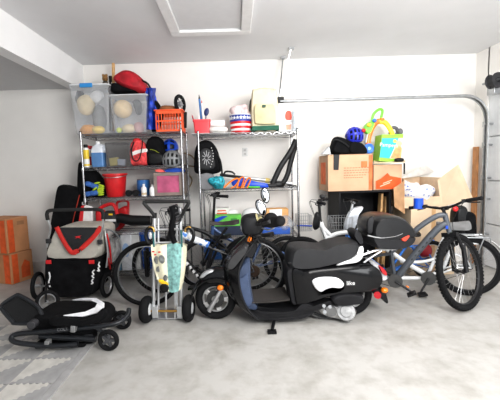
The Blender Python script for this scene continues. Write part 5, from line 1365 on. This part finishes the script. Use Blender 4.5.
# 2: black cruiser behind it, facing left
Y = 3.80
xf_, xr_ = pp(159, 266, Y).x, pp(250, 268, Y).x; mid = (xf_+xr_)/2; wb = xr_-xf_
q = lambda px, py: lx(px, py, Y, mid, -1)
P = dict(frame=MB, rim=RIMS, bb=q(206, 275), hb=q(172, 238), ht=q(176, 224), st=q(219, 245), seat=q(222, 238), bar=q(175, 216),
         tubes=[([q(175, 228), q(190, 228), q(206, 233), q(220, 243), q(231, 253)], .022, 4), ([q(173, 236), q(188, 262), q(206, 275)], .018, 3), ([q(219, 245), q(206, 275)], .016)],
         bw=.2, rise=.05, sweep=-.12, crank=.9, chain_side=1, sl=.24, sw=.08)
b2, _ = bike('cruiser_bike', 'black cruiser bike with a curved top tube between the mountain bike and the left shelf', 'bicycle', (mid, Y, 0), PI, .325, wb, P, steer=-.1)

# 3: dark bike with a tall stem in front of the right shelf
Y = 3.95
xf_, xr_ = pp(203, 268, Y).x, pp(288, 270, Y).x; mid = (xf_+xr_)/2; wb = xr_-xf_
q = lambda px, py: lx(px, py, Y, mid, -1)
BBL = mat('bike_blue_grey', s2l(70, 95, 140), .3, coat=.4)
P = dict(frame=BBL, rim=RIMS, bb=q(250, 268), hb=q(211, 242), ht=q(213, 226), st=q(262, 240), seat=q(265, 236), bar=q(214.5, 196),
         tubes=[([q(213, 228), q(235, 242), q(262, 241)], .019, 3), ([q(212, 238), q(232, 258), q(250, 268)], .022, 3), ([q(262, 240), q(250, 268)], .016)],
         bw=.17, rise=.01, sweep=-.10, crank=1.2, chain_side=1, sl=.24, sw=.08, stemm=BLK)
b3_, _ = bike('city_bike', 'blue-grey bike with a tall black stem in front of the right shelf', 'bicycle', (mid, Y, 0), PI, .30, wb, P, steer=.35)
bkx = V((q(206, 233)[0], 0, q(206, 233)[1]))
m = M()
for k in range(5): m.tube([bkx+V((.0+.012*k, -.1, .06)), bkx+V((.0+.012*k, .1, .06))], .003, 4)
for k in range(7): m.tube([bkx+V((0, -.1+.033*k, -.05)), bkx+V((.05, -.1+.033*k, .06))], .003, 4)
m.build('front_rack', STEEL, b3_, shift=False)

# 4: white step-through cargo bike, facing left
Wc = mat('bike_white', (.80, .81, .82), .25, coat=.2, var=.02)
mid4, rz4, q, wb = fan_plane(pp(303, 272, 3.86), gp(468, 295.5), -1); Y = mid4.y
P = dict(frame=Wc, rim=RIMD, bb=q(427, 277), hb=q(326, 238), ht=q(321, 222), st=q(444, 237), seat=q(455, 229), bar=q(319, 203), Rf=.30,
         tubes=[([q(327, 238), q(338, 233.5), q(352, 233), q(372, 241), q(388, 250), q(405, 262), q(427, 275)], .026, 4), ([q(428, 276), q(441, 270), q(447, 258), q(449, 247), q(444, 238)], .020, 4),
                ([q(400, 261), q(420, 262), q(436, 258), q(444, 250), q(452, 244), q(478, 243)], .017, 3), ([q(398, 278), q(427, 278)], .02), ([q(444, 237), q(427, 277)], .018)],
         bw=.22, rise=.02, sweep=-.07, crank=-1.1, chain_side=1, forkm=Wc, stemm=BLK, saddlem=mat('saddle_grey', s2l(120, 120, 120), .6), sl=.30, sw=.10, sth=.06, ss=q(449, 250), tw=.03)
b4, _ = bike('cargo_bike', 'white step-through cargo bike with a grey saddle behind the grey mountain bike', 'bicycle', tuple(mid4), rz4, .315, wb, P, steer=-.08)
M().tube([V((*q(x, y), 0)).xzy for x, y in ((318, 218), (320, 224), (326, 231), (331, 236))], .024, 10, sm=4).build('head_tube_cover', Wc, b4, shift=False)
M().puff([V((*q(x, y), 0)).xzy for x, y in ((313.5, 218), (316, 212), (319.5, 214), (320, 226), (315, 230), (312.5, 226))], .045, .2, sm=3).build('display_case', BLK, b4, shift=False)
M().ell(V((*q(322.5, 196.5), 0)).xzy, (.035, .045, .025)).tube([V((*q(322, 197), 0)).xzy, V((*q(320.5, 206), 0)).xzy], .014, 8).build('headlight', DGR, b4, shift=False)
rk = M(); z1 = q(470, 236); z1x, z1z = z1
for s in (-1, 1):
    rk.tube([V((q(452, 234)[0], s*.09, z1z)), V((q(486, 236)[0], s*.09, z1z)), V((q(487, 241)[0], s*.08, z1z-.05))], .007, 6)
    for x in (462, 480): rk.tube([V((q(x, 236)[0], s*.09, z1z)), V((-wb/2, s*.07, .32))], .006, 6)
for k in range(6): rk.tube([V((q(453+6*k, 236)[0], -.09, z1z)), V((q(453+6*k, 236)[0], .09, z1z))], .006, 6)
rk.build('rear_rack', STEEL, b4, shift=False)
fn_ = M().torus((-wb/2, 0, .315), (0, 1, 0), .335, .006, 20, 6, .03, a0=0, a1=PI*.9)
ra_ = V((-wb/2, 0, .315))
fd_ = M().grid(lambda u, v: ra_+V((.338*math.cos(.15+u*2.6), (v-.5)*.07, .338*math.sin(.15+u*2.6))), 20, 3, .004)
fd_.build('mudguard', Wc, b4, shift=False)
pk_ = thing('child_carrier', 'black child carrier back behind the grey saddle near the brown plank', 'child carrier', pp(467, 240, 3.6))
Y = 3.62
M().puff([pp(x, y, Y+.08) for x, y in ((454, 236), (453, 212), (457, 206), (463, 206), (465, 214), (465, 236))], .07, .2, sm=3).build('back', BLK, pk_)
M().puff([pp(x, y, Y+.05) for x, y in ((463, 238), (463.5, 214), (467, 211.5), (472.5, 213), (474, 220), (473.5, 239))], .05, .2, sm=3).build('side_wing', FABK, pk_)
M().ell(pp(455.5, 209, Y), (.03, .02, .03)).build('red_patch', RED, pk_)

# 5: blue child's bike between the cargo bike and the cabinet
Y = 4.0
CB = mat('bike_bright_blue', s2l(55, 125, 215), .3, coat=.4)
xf_, xr_ = pp(346, 266, Y).x, pp(430, 268, Y).x; mid = (xf_+xr_)/2; wb = xr_-xf_
q = lambda px, py: lx(px, py, Y, mid, -1)
P = dict(frame=CB, rim=RIMS, bb=q(388, 272), hb=q(347, 238), ht=q(349, 222), st=q(408, 244), seat=q(411, 236), bar=q(353, 202),
         tubes=[([q(348, 231), q(368, 231), q(408, 246)], .017, 3), ([q(348, 237), q(366, 256), q(388, 272)], .019), ([q(408, 244), q(388, 272)], .015), ([q(405, 240), q(430, 268), q(412, 264), q(388, 272)], .010), ([q(412, 262), q(434, 240)], .010), ([q(410, 246), q(434, 244)], .009)],
         bw=.17, rise=.02, sweep=.01, crank=.3, chain_side=1, forkm=SILV, stemm=SILV, sl=.22, sw=.08, barm=SILV)
b5, _ = bike('child_bike', 'small bright blue bike with a wire basket in front of the black cabinet', 'bicycle', (mid, Y, 0), PI, .24, wb, P, steer=.15)
M().puff([V((*q(x, y), 0)).xzy+V((0, .03, 0)) for x, y in ((343, 230), (345, 218), (350, 209), (358, 206), (362, 207), (358, 213), (355, 222), (352, 230))], .04, .2, sm=3).build('front_shield', mat('shield_silver', (.60, .63, .68), .3, .3, coat=.3), b5, shift=False)
M().tube([V((*q(x, y), .03)).xzy if False else V((q(x, y)[0], .03, q(x, y)[1])) for x, y in ((355, 224), (361, 219), (361.5, 222), (356, 229))], .008, 8, sm=4).build('carry_loop', mat('shield_silver2', (.62, .65, .70), .3, .3), b5, shift=False)
m = M(); x0b, x1b = q(350, 216)[0], q(330, 216)[0]; zt_b, zb_b = q(340, 216.5)[1], q(340, 231)[1]
for y in (-.1, .1):
    for k in range(8): m.tube([V((x0b+(x1b-x0b)*k/7, y, zt_b)), V((x0b+(x1b-x0b)*(k*.8+.7)/7, y*.85, zb_b))], .0022, 4)
    for zc in (zt_b, (zt_b+zb_b)/2, zb_b): m.tube([V((x0b, y, zc)), V((x1b, y, zc))], .003, 4)
for x in (x0b, x1b):
    for k in range(6): m.tube([V((x, -.1+.04*k, zt_b)), V((x, -.085+.034*k, zb_b))], .0022, 4)
    for zc in (zt_b, zb_b): m.tube([V((x, -.1, zc)), V((x, .1, zc))], .003, 4)
for k in range(6): m.tube([V((x0b, -.1+.04*k, zb_b)), V((x1b, -.1+.04*k, zb_b))], .0022, 4)
m.build('basket', STEEL, b5, shift=False)
# red bag in the tangle behind
lump('red_helmet', 'dark red helmet lying low behind the blue bike and the white cargo bike', 'helmet', 424, 250, 4.02, (.09, .08, .085), mat('deep_red', s2l(150, 25, 40), .4), None, amp=.01)
# wire basket right of the right shelf
wbk = thing('wire_basket', 'small wire basket with a blue rim beside the right post of the right shelf', 'basket', pp(305, 232, 4.30))
m = M(); xa, xb_ = pp(299, 220, 4.2).x, pp(312, 220, 4.2).x; za, zb2 = pp(305, 216, 4.2).z, pp(305, 231, 4.2).z
for y in (4.2, 4.45):
    for k in range(7): m.tube([V((xa+(xb_-xa)*k/6, y, za)), V((xa+(xb_-xa)*k/6, y, zb2))], .0022, 4)
    for zc in (za, (za+zb2)/2, zb2): m.tube([V((xa, y, zc)), V((xb_, y, zc))], .003, 4)
for x in (xa, xb_):
    for k in range(8): m.tube([V((x, 4.2+.25*k/7, za)), V((x, 4.2+.25*k/7, zb2))], .0022, 4)
    for zc in (za, zb2): m.tube([V((x, 4.2, zc)), V((x, 4.45, zc))], .003, 4)
for k in range(6): m.tube([V((xa, 4.2+.05*k, zb2)), V((xb_, 4.2+.05*k, zb2))], .0022, 4)
m.build('wire_body', STEEL, wbk); M().tube([pp(297, 225.5, 4.18), pp(312, 226, 4.18)], .010, 8).build('rim', BLU, wbk)

# 6: grey mountain bike in front on the right, facing right
mid6, rz6, q, wb = fan_plane(gp(460, 308.5), pp(344, 276, 3.56), 1)
P = dict(frame=GREYM, rim=RIMD, bb=q(395, 280), hb=q(450, 233), ht=q(445, 214), st=q(391, 252), seat=q(388, 224), bar=q(447, 208.5),
         tubes=[([q(445, 215), q(436, 217), q(420, 227), q(405, 241), q(391, 252)], .026, 3), ([q(447, 224), q(437, 230), q(415, 255), q(395, 280)], .034, 3), ([q(391, 252), q(395, 280)], .020)],
         Rf=.362, bw=.34, rise=.045, sweep=-.03, susp=True, knob=True, tw=.031, crank=-.55, ped=-.5, chain_side=-1, ring=.07, sl=.21, sw=.07, rs=.014)
b6, RS6 = bike('mountain_bike', 'grey mountain bike with a knobby front tyre turned, at right', 'bicycle', tuple(mid6), rz6, .30, wb, P, steer=.92, lean=-.03)
hbz = V((P['bar'][0], 0, P['bar'][1]))
cpt = RS6 @ (hbz+V((-.02, .25, .075)))
M().lathe([(.040, -.05), (.046, -.045), (.046, .055), (.048, .06), (.040, .06)], cpt, 24).build('blue_cup', mat('cup_blue', s2l(40, 90, 205), .3, coat=.3), b6, shift=False)
M().box(V((*q(443, 225), .0)).xzy+V((.03, -.04, -.02)), (.02, .004, .03)).build('badge', BLU, b6, shift=False)
a, c = [V((*q(*w), 0)).xzy for w in ((432, 236), (410, 261))]
lm = M(); ln = c-a
for k in range(6):
    p = a+ln*(k+.5)/6+V((0, -.034, 0)); lm.box(p, (.022, .003, .012), (0, -math.atan2(ln.z, ln.x), 0))
lm.build('lettering', DGR, b6, shift=False)
M().ell(V((*q(407, 284.5), 0)).xzy+V((0, -.08, 0)), (.018, .008, .008), (0, .5, 0)).build('reflector', ORL, b6, shift=False)

# ================================================================== scooter
Y = 3.08
sc0 = pp(285, 320, Y)
SCO = thing('motor_scooter', 'black motor scooter with white side panels standing on its side stand', 'motor scooter', (sc0.x, Y, 0))
SB = mat('scooter_black', (.006, .006, .007), .16, var=.02, spec=.4)
SM_ = mat('scooter_matte', (.013, .013, .015), .55, bump=.08, spec=.3)
def S(x, y, dy=0): return pp(x, y, Y+dy)
def S3(x, y, dy=0): return S(235+(x-235)*.975, 170+(y-170)*.972, dy)
def swh(px, py, R_, ax_, nm, spw):
    c = S(px, py); c.z = R_; ax_ = V(ax_).normalized(); a = V((0, 0, 1)); b = ax_.cross(a).normalized(); a = b.cross(ax_)
    m = M().torus(c, ax_, R_*.60, .010, 40, 8, .032)
    for k in range(5):
        t = 2*PI*k/5+.35; d = a*math.cos(t)+b*math.sin(t); e = ax_.cross(d)
        for (s0, s1, w0, w1) in ((.02, R_*.6, .014, .024),):
            q8 = []
            for off in (-.022, .022): q8 += [c+d*s0+e*w0+ax_*off, c+d*s0-e*w0+ax_*off, c+d*s1-e*w1+ax_*off, c+d*s1+e*w1+ax_*off]
            m.add(q8, [(0, 1, 2, 3), (4, 7, 6, 5), (0, 3, 7, 4), (1, 5, 6, 2), (2, 6, 7, 3), (0, 4, 5, 1)])
    m.cyl(c-ax_*.045, c+ax_*.045, .034, n=18)
    w = m.build(nm, mat('alloy', (.62, .62, .62), .3, .7), SCO, bevel=.003)
    M().torus(c, ax_, R_*.80, R_*.20, 48, 14, .055).build('tyre', RUB, w)
    M().cyl(c-ax_*.03, c-ax_*.028, R_*.42, n=32).build('brake_disc', mat('disc_dark', (.06, .06, .06), .4, .6), w)
    return c
cf = swh(216, 302, .198, (.12, 1, 0), 'front_wheel', 0)
cr_ = swh(350.5, 304.5, .198, (0, 1, 0), 'rear_wheel', 0)
# chrome fork leg across the front wheel
M().tube([S(222, 288, -.09), S(209, 311, -.075)], [.018, .022], 10).build('fork_leg', mat('fork_silver', (.55, .55, .56), .3, .8), SCO)
# front mudguard: arched shell over the wheel
M().grid(lambda u, v: cf+V(((.225+.01*math.sin(PI*v))*math.cos(PI*(.92-u*.80)), (v-.5)*.20, (.225+.03*math.sin(PI*v))*math.sin(PI*(.92-u*.80))-.02+.02*u)), 18, 8, .012).build('front_mudguard', SB, SCO)
M().puff([S(x, y, 0) for x, y in ((199, 278), (204, 271), (214, 267), (228, 266), (238, 272), (242, 284), (238, 291), (229, 285), (218, 281), (207, 281))], .085, .35, sm=4).build('mudguard_cowl', SB, SCO)
M().puff([S(x, y, -.075) for x, y in ((199.5, 277.5), (203, 272.5), (210, 269.5), (214, 270.5), (208, 273.5), (203, 277.5))], .03, .4, sm=4).build('mudguard_trim', SILV, SCO)
M().ell(S(220.3, 287.8, -.10), (.030, .018, .027)).build('reflector', ORL, SCO)
M().torus(S(220.3, 287.8, -.09), (0, 1, 0), .031, .006, 20, 6).build('reflector_ring', BLK, SCO)
# leg shield: curved in plan, edges swept back
prof = [(247, 236), (238, 244), (229, 254), (223.5, 264), (223.5, 276), (228, 290), (236, 301), (247, 309)]
pf = crv([V((x, 0, y)) for x, y in prof], 5)
def shield(u, v):
    k = u*(len(pf)-1); i = min(int(k), len(pf)-2); p = pf[i].lerp(pf[i+1], k-i); s = 2*v-1
    wd = .10+.12*math.sin(min(1, u*1.15)*PI*.55); back = 15*abs(s)**2.2*(.6+.4*math.sin(u*PI))
    return pp(p.x+back, p.z, Y)+V((0, s*wd, 0))
M().grid(shield, 26, 16, .016).build('leg_shield', SB, SCO)
M().tube([shield(k/24, 0.0)+V((.004, 0, 0)) for k in range(25)], .010, 8).build('shield_edge', SM_, SCO)
M().tube([shield(k/24, 1.0)+V((.004, 0, 0)) for k in range(25)], .010, 8).build('shield_edge', SM_, SCO)
SBL = mat('scooter_inner', s2l(72, 84, 108), .3, .1, spec=.4)
M().puff([S(x, y, .0) for x, y in ((240, 262), (243.5, 257), (249.5, 255.5), (250, 268), (250.5, 282), (253, 296), (257.5, 304), (250, 307), (243, 302), (236, 291), (234.5, 276))], .15, .12, sm=3).build('inner_panel', SBL, SCO)
M().puff([S(x, y, .0) for x, y in ((235.8, 273), (242, 270.5), (247.2, 268), (249, 282), (252, 297), (246, 301), (240, 291))], .165, .12, sm=3).build('glove_box', mat('scooter_inner2', s2l(82, 96, 124), .3, .1, spec=.4), SCO)
M().puff([S(x, y, -.02) for x, y in ((247, 240), (249, 246), (240, 258), (231, 268), (225, 266), (228, 256), (237, 246))], .16, .3, sm=3).build('front_cowl', mat('cowl_grey', (.045, .045, .047), .2, spec=.5), SCO)
# nose and steering column
M().puff([S(x, y) for x, y in ((246, 240), (249, 236), (255, 237), (257, 247), (252, 257), (245, 256), (242, 248))], .075, .2, sm=3).build('steering_column', SM_, SCO)
M().ell(S(249.5, 239.5, -.10), (.020, .03, .030), (0, .4, 0)).build('turn_signal', ORL, SCO)
# headset
M().puff([S(x, y) for x, y in ((240.5, 222), (243, 216), (250, 213.5), (258, 213.5), (263, 219), (264, 228), (259, 234), (250, 236), (242.5, 233))], .10, .3, sm=4).build('headset_cowl', SM_, SCO)
M().ell(S(243, 226), (.028, .07, .065)).build('headlight', mat('lamp_glass', (.5, .52, .54), .1, .3, coat=.6), SCO)
for dx in (0, 3.2): M().puff([S(x+dx, y, -.098) for x, y in ((255.4, 214), (257.2, 214), (260, 221.5), (258.4, 222.5), (256.4, 219))], .01, .1, sm=2).build('cowl_reflection', mat('reflection_cream', s2l(225, 215, 165), .4), SCO)  # beige reflections on the instrument cowl, painted as thin raised strips
M().tube([S(258, 225, -.12), S(264, 223.5, -.26), S(270, 221.5, -.34)], .017, 10).build('handlebar', DGR, SCO)
M().tube([S(264, 223, -.22), S(271, 222, -.28), S(281, 221, -.36)], [.036, .052, .040], 12).ell(S(280, 221, -.36), (.045, .04, .045)).ell(S(271, 219, -.27), (.06, .05, .055)).build('grip', RUB, SCO)
M().tube([S(254, 222, .12), S(258, 220, .30), S(262, 218, .40)], [.018, .024, .026], 12).build('grip', RUB, SCO)
M().tube([S(262, 228, -.16), S(268, 230, -.24), S(274, 228, -.30)], .007, 6, sm=3).build('brake_lever', SILV, SCO)
M().ell(S(263, 222, -.15), (.05, .05, .035)).build('switch_box', BLK, SCO)
MIR = mat('mirror_glass', (.62, .64, .66), .06, 1.0, var=.01)
for (p0, p1, c_, rx_, rz_, tilt, dy) in (((258, 217), (261, 212), (261, 207.5), 4.0, 7.6, -.42, -.16), ((262, 215), (264.8, 203), (265.2, 195.5), 3.6, 7.2, -.18, .28)):
    mc = S(*c_, dy); k_ = 1/px_m(Y+dy)
    ms = M().tube([S(*p0, dy*.6), S((p0[0]+p1[0])/2+.6, (p0[1]+p1[1])/2, dy*.9), S(*p1, dy)], .0065, 8, sm=3).build('mirror_stem', SILV, SCO)
    R = Euler((0, tilt, 0)).to_matrix()
    M().ell(mc+V((0, .012, 0)), (rx_*k_*1.22, .024, rz_*k_*1.15), (0, tilt, 0), 24, 12).build('mirror_shell', BLK, ms)
    M().ell(mc+V((0, -.006, 0)), (rx_*k_, .006, rz_*k_), (0, tilt, 0), 24, 12).build('mirror_glass', MIR, ms)
# cables in front of the steering column
m = M()
for k in range(4): m.tube([S(250+2*k, 234, -.10), S(246+4*k, 241, -.15), S(256+3*k, 243, -.13), S(254+2*k, 236, -.08)], .004, 5, sm=5)
m.build('cables', BLK, SCO)
# floorboard
M().puff([S(x, y) for x, y in ((244, 303), (256, 304.5), (275, 304.5), (290, 303.5), (300, 296), (308, 297), (312, 303), (306, 309), (290, 312), (262, 312.5), (250, 310.5))], .18, .07, sm=3, pw=.5).build('floorboard', SM_, SCO)
def ftop(u, v):
    p = S(252+38*u, 304.0-1.0*u, -.165); return V((p.x*(1+.0*v), Y-.165+.33*v, p.z+.010+.02*u**3))
M().grid(ftop, 10, 4, .010).build('floor_mat', mat('floor_mat_brown', (.045, .039, .036), .85, bump=.5, bscale=150), SCO)
M().puff([S(x, y, -.14) for x, y in ((246, 308), (262, 310.5), (290, 309.5), (318, 303), (333, 298), (333, 303), (316, 309.5), (290, 315.5), (262, 316)) ], .045, .2, sm=3).build('side_skirt', SM_, SCO)
# rear body
M().puff([S3(x, y) for x, y in ((286, 266), (300, 266), (330, 263), (355, 261), (371, 261), (380, 266), (384.5, 277), (378, 287), (362, 291), (338, 293), (316, 298), (302, 303), (291, 304), (288, 290))], .19, .28, sm=4, pw=.8).build('rear_body', SB, SCO)
M().puff([S3(x, y) for x, y in ((284.5, 268), (292, 264), (306, 268), (309, 282), (305, 296), (300, 302), (291, 304.5), (287.5, 290))], .15, .15, sm=3).build('front_body_panel', SM_, SCO)
M().puff([S(x, y, -.155) for x, y in ((306, 284), (310, 276.5), (320, 272.5), (338, 272.5), (348, 279), (348.5, 288), (340, 293), (326, 295), (314, 297), (308, 292))], .035, .25, sm=4).build('side_bulge', SB, SCO)
WP = mat('panel_white', (.78, .78, .79), .35, coat=.3, var=.03)
M().puff([S(x, y, -.200) for x, y in ((312, 281), (316, 278), (324, 276.8), (336, 277.4), (342, 281), (344, 284.8), (341, 288), (332, 287.5), (325, 289.5), (321, 291.8), (317, 290), (314, 286))], .014, .2, sm=3).build('side_insert', WP, SCO)
M().puff([S(x, y, .185) for x, y in ((312, 281), (316, 278), (324, 276.8), (336, 277.4), (342, 281), (344, 284.8), (341, 288), (332, 287.5), (325, 289.5), (321, 291.8), (317, 290), (314, 286))], .014, .2, sm=3).build('side_insert', WP, SCO)
words('like', 'lettering', WHT, SCO, S(350.8, 283.2, -.194), (1, 0, .02), (-.02, 0, 1), .055)
em = S(365, 277, -.165); M().ell(em, (.026, .008, .024)).build('emblem', mat('emblem_silver', (.75, .75, .78), .15, .9), SCO)
# seat
SEATM = mat('seat_vinyl', (.024, .024, .026), .55, bump=.12, bscale=200, spec=.35)
M().puff([S3(x, y) for x, y in ((286.5, 265), (287, 257), (289, 250), (294, 246.8), (307, 246.2), (322, 247.8), (329, 245), (338, 242.2), (350, 240.8), (357, 241.5), (358.5, 247), (354, 254.5), (345, 260), (332, 263.5), (310, 268), (293, 268.5))], .165, .14, sm=3, pw=.9).build('seat', SEATM, SCO)
M().tube([S(x, y, -.15) for x, y in ((288, 263), (300, 263), (320, 259.5), (336, 255), (350, 248))], .005, 6, sm=4).build('seat_seam', BLK, SCO)
M().puff([S3(x, y) for x, y in ((352.5, 234), (354.5, 230), (358.5, 230.5), (362, 236), (363.5, 244), (360.5, 246), (356, 241.5))], .10, .25, sm=3).build('backrest', SM_, SCO)
for dy in (-.15, .15):
    M().puff([S(x, y, dy) for x, y in ((336, 265.4), (342, 261.6), (350, 259), (356.5, 254), (358.5, 248), (362, 246), (363.5, 249), (362, 258), (356, 262.5), (346, 264))], .022, .25, sm=3).build('grab_rail', WP, SCO)
m = M()
for dy in (-.11, .11):
    m.tube([S(360, 256, dy), S(368, 253, dy), S(380, 249.5, dy), S(396, 248.8, dy)], .011, 8, sm=3).tube([S(362, 264, dy), S(370, 258, dy), S(382, 250.5, dy)], .009, 8, sm=3)
for x in (368, 376, 384, 392): m.tube([S(x, 250.5-(x-376)*.05, -.11), S(x, 250.5-(x-376)*.05, .11)], .008, 6)
m.build('rear_rack', mat('rack_silver', (.6, .6, .61), .3, .7), SCO)
# tail
M().puff([S3(x, y, -.03) for x, y in ((369, 263), (374, 261.5), (381, 266), (386, 274), (386.5, 280), (381, 281.5), (374, 276))], .12, .25, sm=3).build('tail_light_housing', mat('tail_silver', (.55, .55, .57), .25, .3), SCO)
M().puff([S3(x, y, -.06) for x, y in ((377, 265), (381, 266), (385, 270.5), (386.2, 275), (384, 275.8), (380, 272))], .115, .25, sm=3).build('tail_light', REDL, SCO)
M().puff([S(x, y) for x, y in ((368, 280), (376, 283), (382, 288), (386, 299), (384.5, 302), (378, 295), (370, 291))], .07, .2, sm=3).build('rear_mudguard', SM_, SCO)
M().ell(S(384.5, 290.2, -.12), (.032, .03, .026)).build('turn_signal', ORL, SCO)
M().cyl(S(377.5, 295.2, -.10), S(377.5, 295.2, -.125), .032, n=24).build('rear_reflector', REDL, SCO)
M().tube([S(376, 287, -.04), S(384, 289.5, -.10)], .012, 8).build('signal_arm', BLK, SCO)
# engine and transmission
ESIL = mat('engine_alloy', (.40, .40, .40), .38, .7, var=.2, scale=20)
M().puff([S(x, y, -.17) for x, y in ((330, 299), (334, 294.5), (345, 292.5), (360, 293.5), (363, 297.5), (361, 302), (350, 303.5), (336, 304))], .055, .2, sm=3).build('air_filter_cover', SM_, SCO)
M().puff([S(x, y, -.13) for x, y in ((318, 305), (326, 303), (338, 304), (352, 306), (356, 311), (353, 317), (346, 320), (338, 318), (326, 315), (319, 311))], .045, .2, sm=3).build('transmission_case', ESIL, SCO)
M().puff([S(x, y, -.15) for x, y in ((324, 306), (333, 305), (336, 310), (334, 315), (326, 314))], .04, .2, sm=3).build('starter_cover', mat('engine_grey', (.22, .22, .22), .4, .6), SCO)
M().cyl(S(346, 311.5, -.16), S(346, 311.5, -.205), .085, .078, 32).cyl(S(346, 311.5, -.2), S(346, 311.5, -.215), .05, n=24).build('clutch_cover', ESIL, SCO, bevel=.004)
for (x, y) in ((324, 306), (330, 307), (325, 312)): M().cyl(S(x, y, -.17), S(x, y, -.20), .016, n=12).build('bolt', STEEL, SCO)
M().puff([S(x, y) for x, y in ((306, 303), (318, 300), (330, 304), (330, 314), (318, 315), (308, 311))], .10, .15, sm=3).build('engine_block', mat('engine_dark', (.10, .10, .10), .5, .5), SCO)
M().tube([S(364, 285, -.12), S(358, 300, -.11)], .022, 10).build('shock_absorber', BLK, SCO)
# stands
g1 = gp(272, 333)
M().tube([S(277, 311, -.10), pp(274.5, 320, Y-.14), g1+V((0, 0, .02))], .014, 8).box(g1+V((0, 0, .012)), (.075, .05, .022)).box(S(276, 312, -.10), (.08, .05, .03)).build('side_stand', BLK, SCO)
M().tube([S(314, 313, -.10), S(322, 316, -.10), S(330, 317, -.08)], .012, 8).build('center_stand', BLK, SCO)
# top case
TCS = mat('top_case_black', (.010, .010, .011), .3, bump=.03, spec=.4)
def S2(x, y, dy=0): return S(235+(x-235)*.968, 170+(y-170)*.955, dy)
base = [(367.5, 235), (370, 244), (374, 248), (392, 249), (404, 246.5), (410.5, 242), (411, 236), (390, 234.5)]
M().puff([S2(x, y, .02) for x, y in base], .20, .14, sm=3, pw=.7).build('top_case_base', SM_, SCO)
lidp = [(366.8, 235), (367, 226), (371, 219), (379, 215.2), (392, 215), (402, 218.5), (409, 226), (413, 233), (411.5, 237), (395, 239.5), (375, 238.5)]
lid_ = M().puff([S2(x, y, .02) for x, y in lidp], .215, .20, sm=3, pw=.8).build('top_case_lid', TCS, SCO)
M().puff([S2(x, y, -.13) for x, y in ((403, 240), (411, 236.3), (411.5, 238.4), (407.5, 243.2), (404.5, 243))], .07, .2, sm=2).build('reflector', mat('reflector_red', s2l(215, 75, 55), .25, coat=.4), lid_)
M().tube([S2(x, y, -.19) for x, y in ((372, 238.5), (385, 241), (400, 239.5), (408, 236.5))], .006, 6, sm=3).build('lid_seam', SILV, lid_)
M().puff([S2(x, y, -.17) for x, y in ((371, 224), (374, 219.5), (378, 218.5), (377, 228), (376, 236), (371.5, 236))], .02, .2, sm=3).build('lid_pad', SM_, lid_)
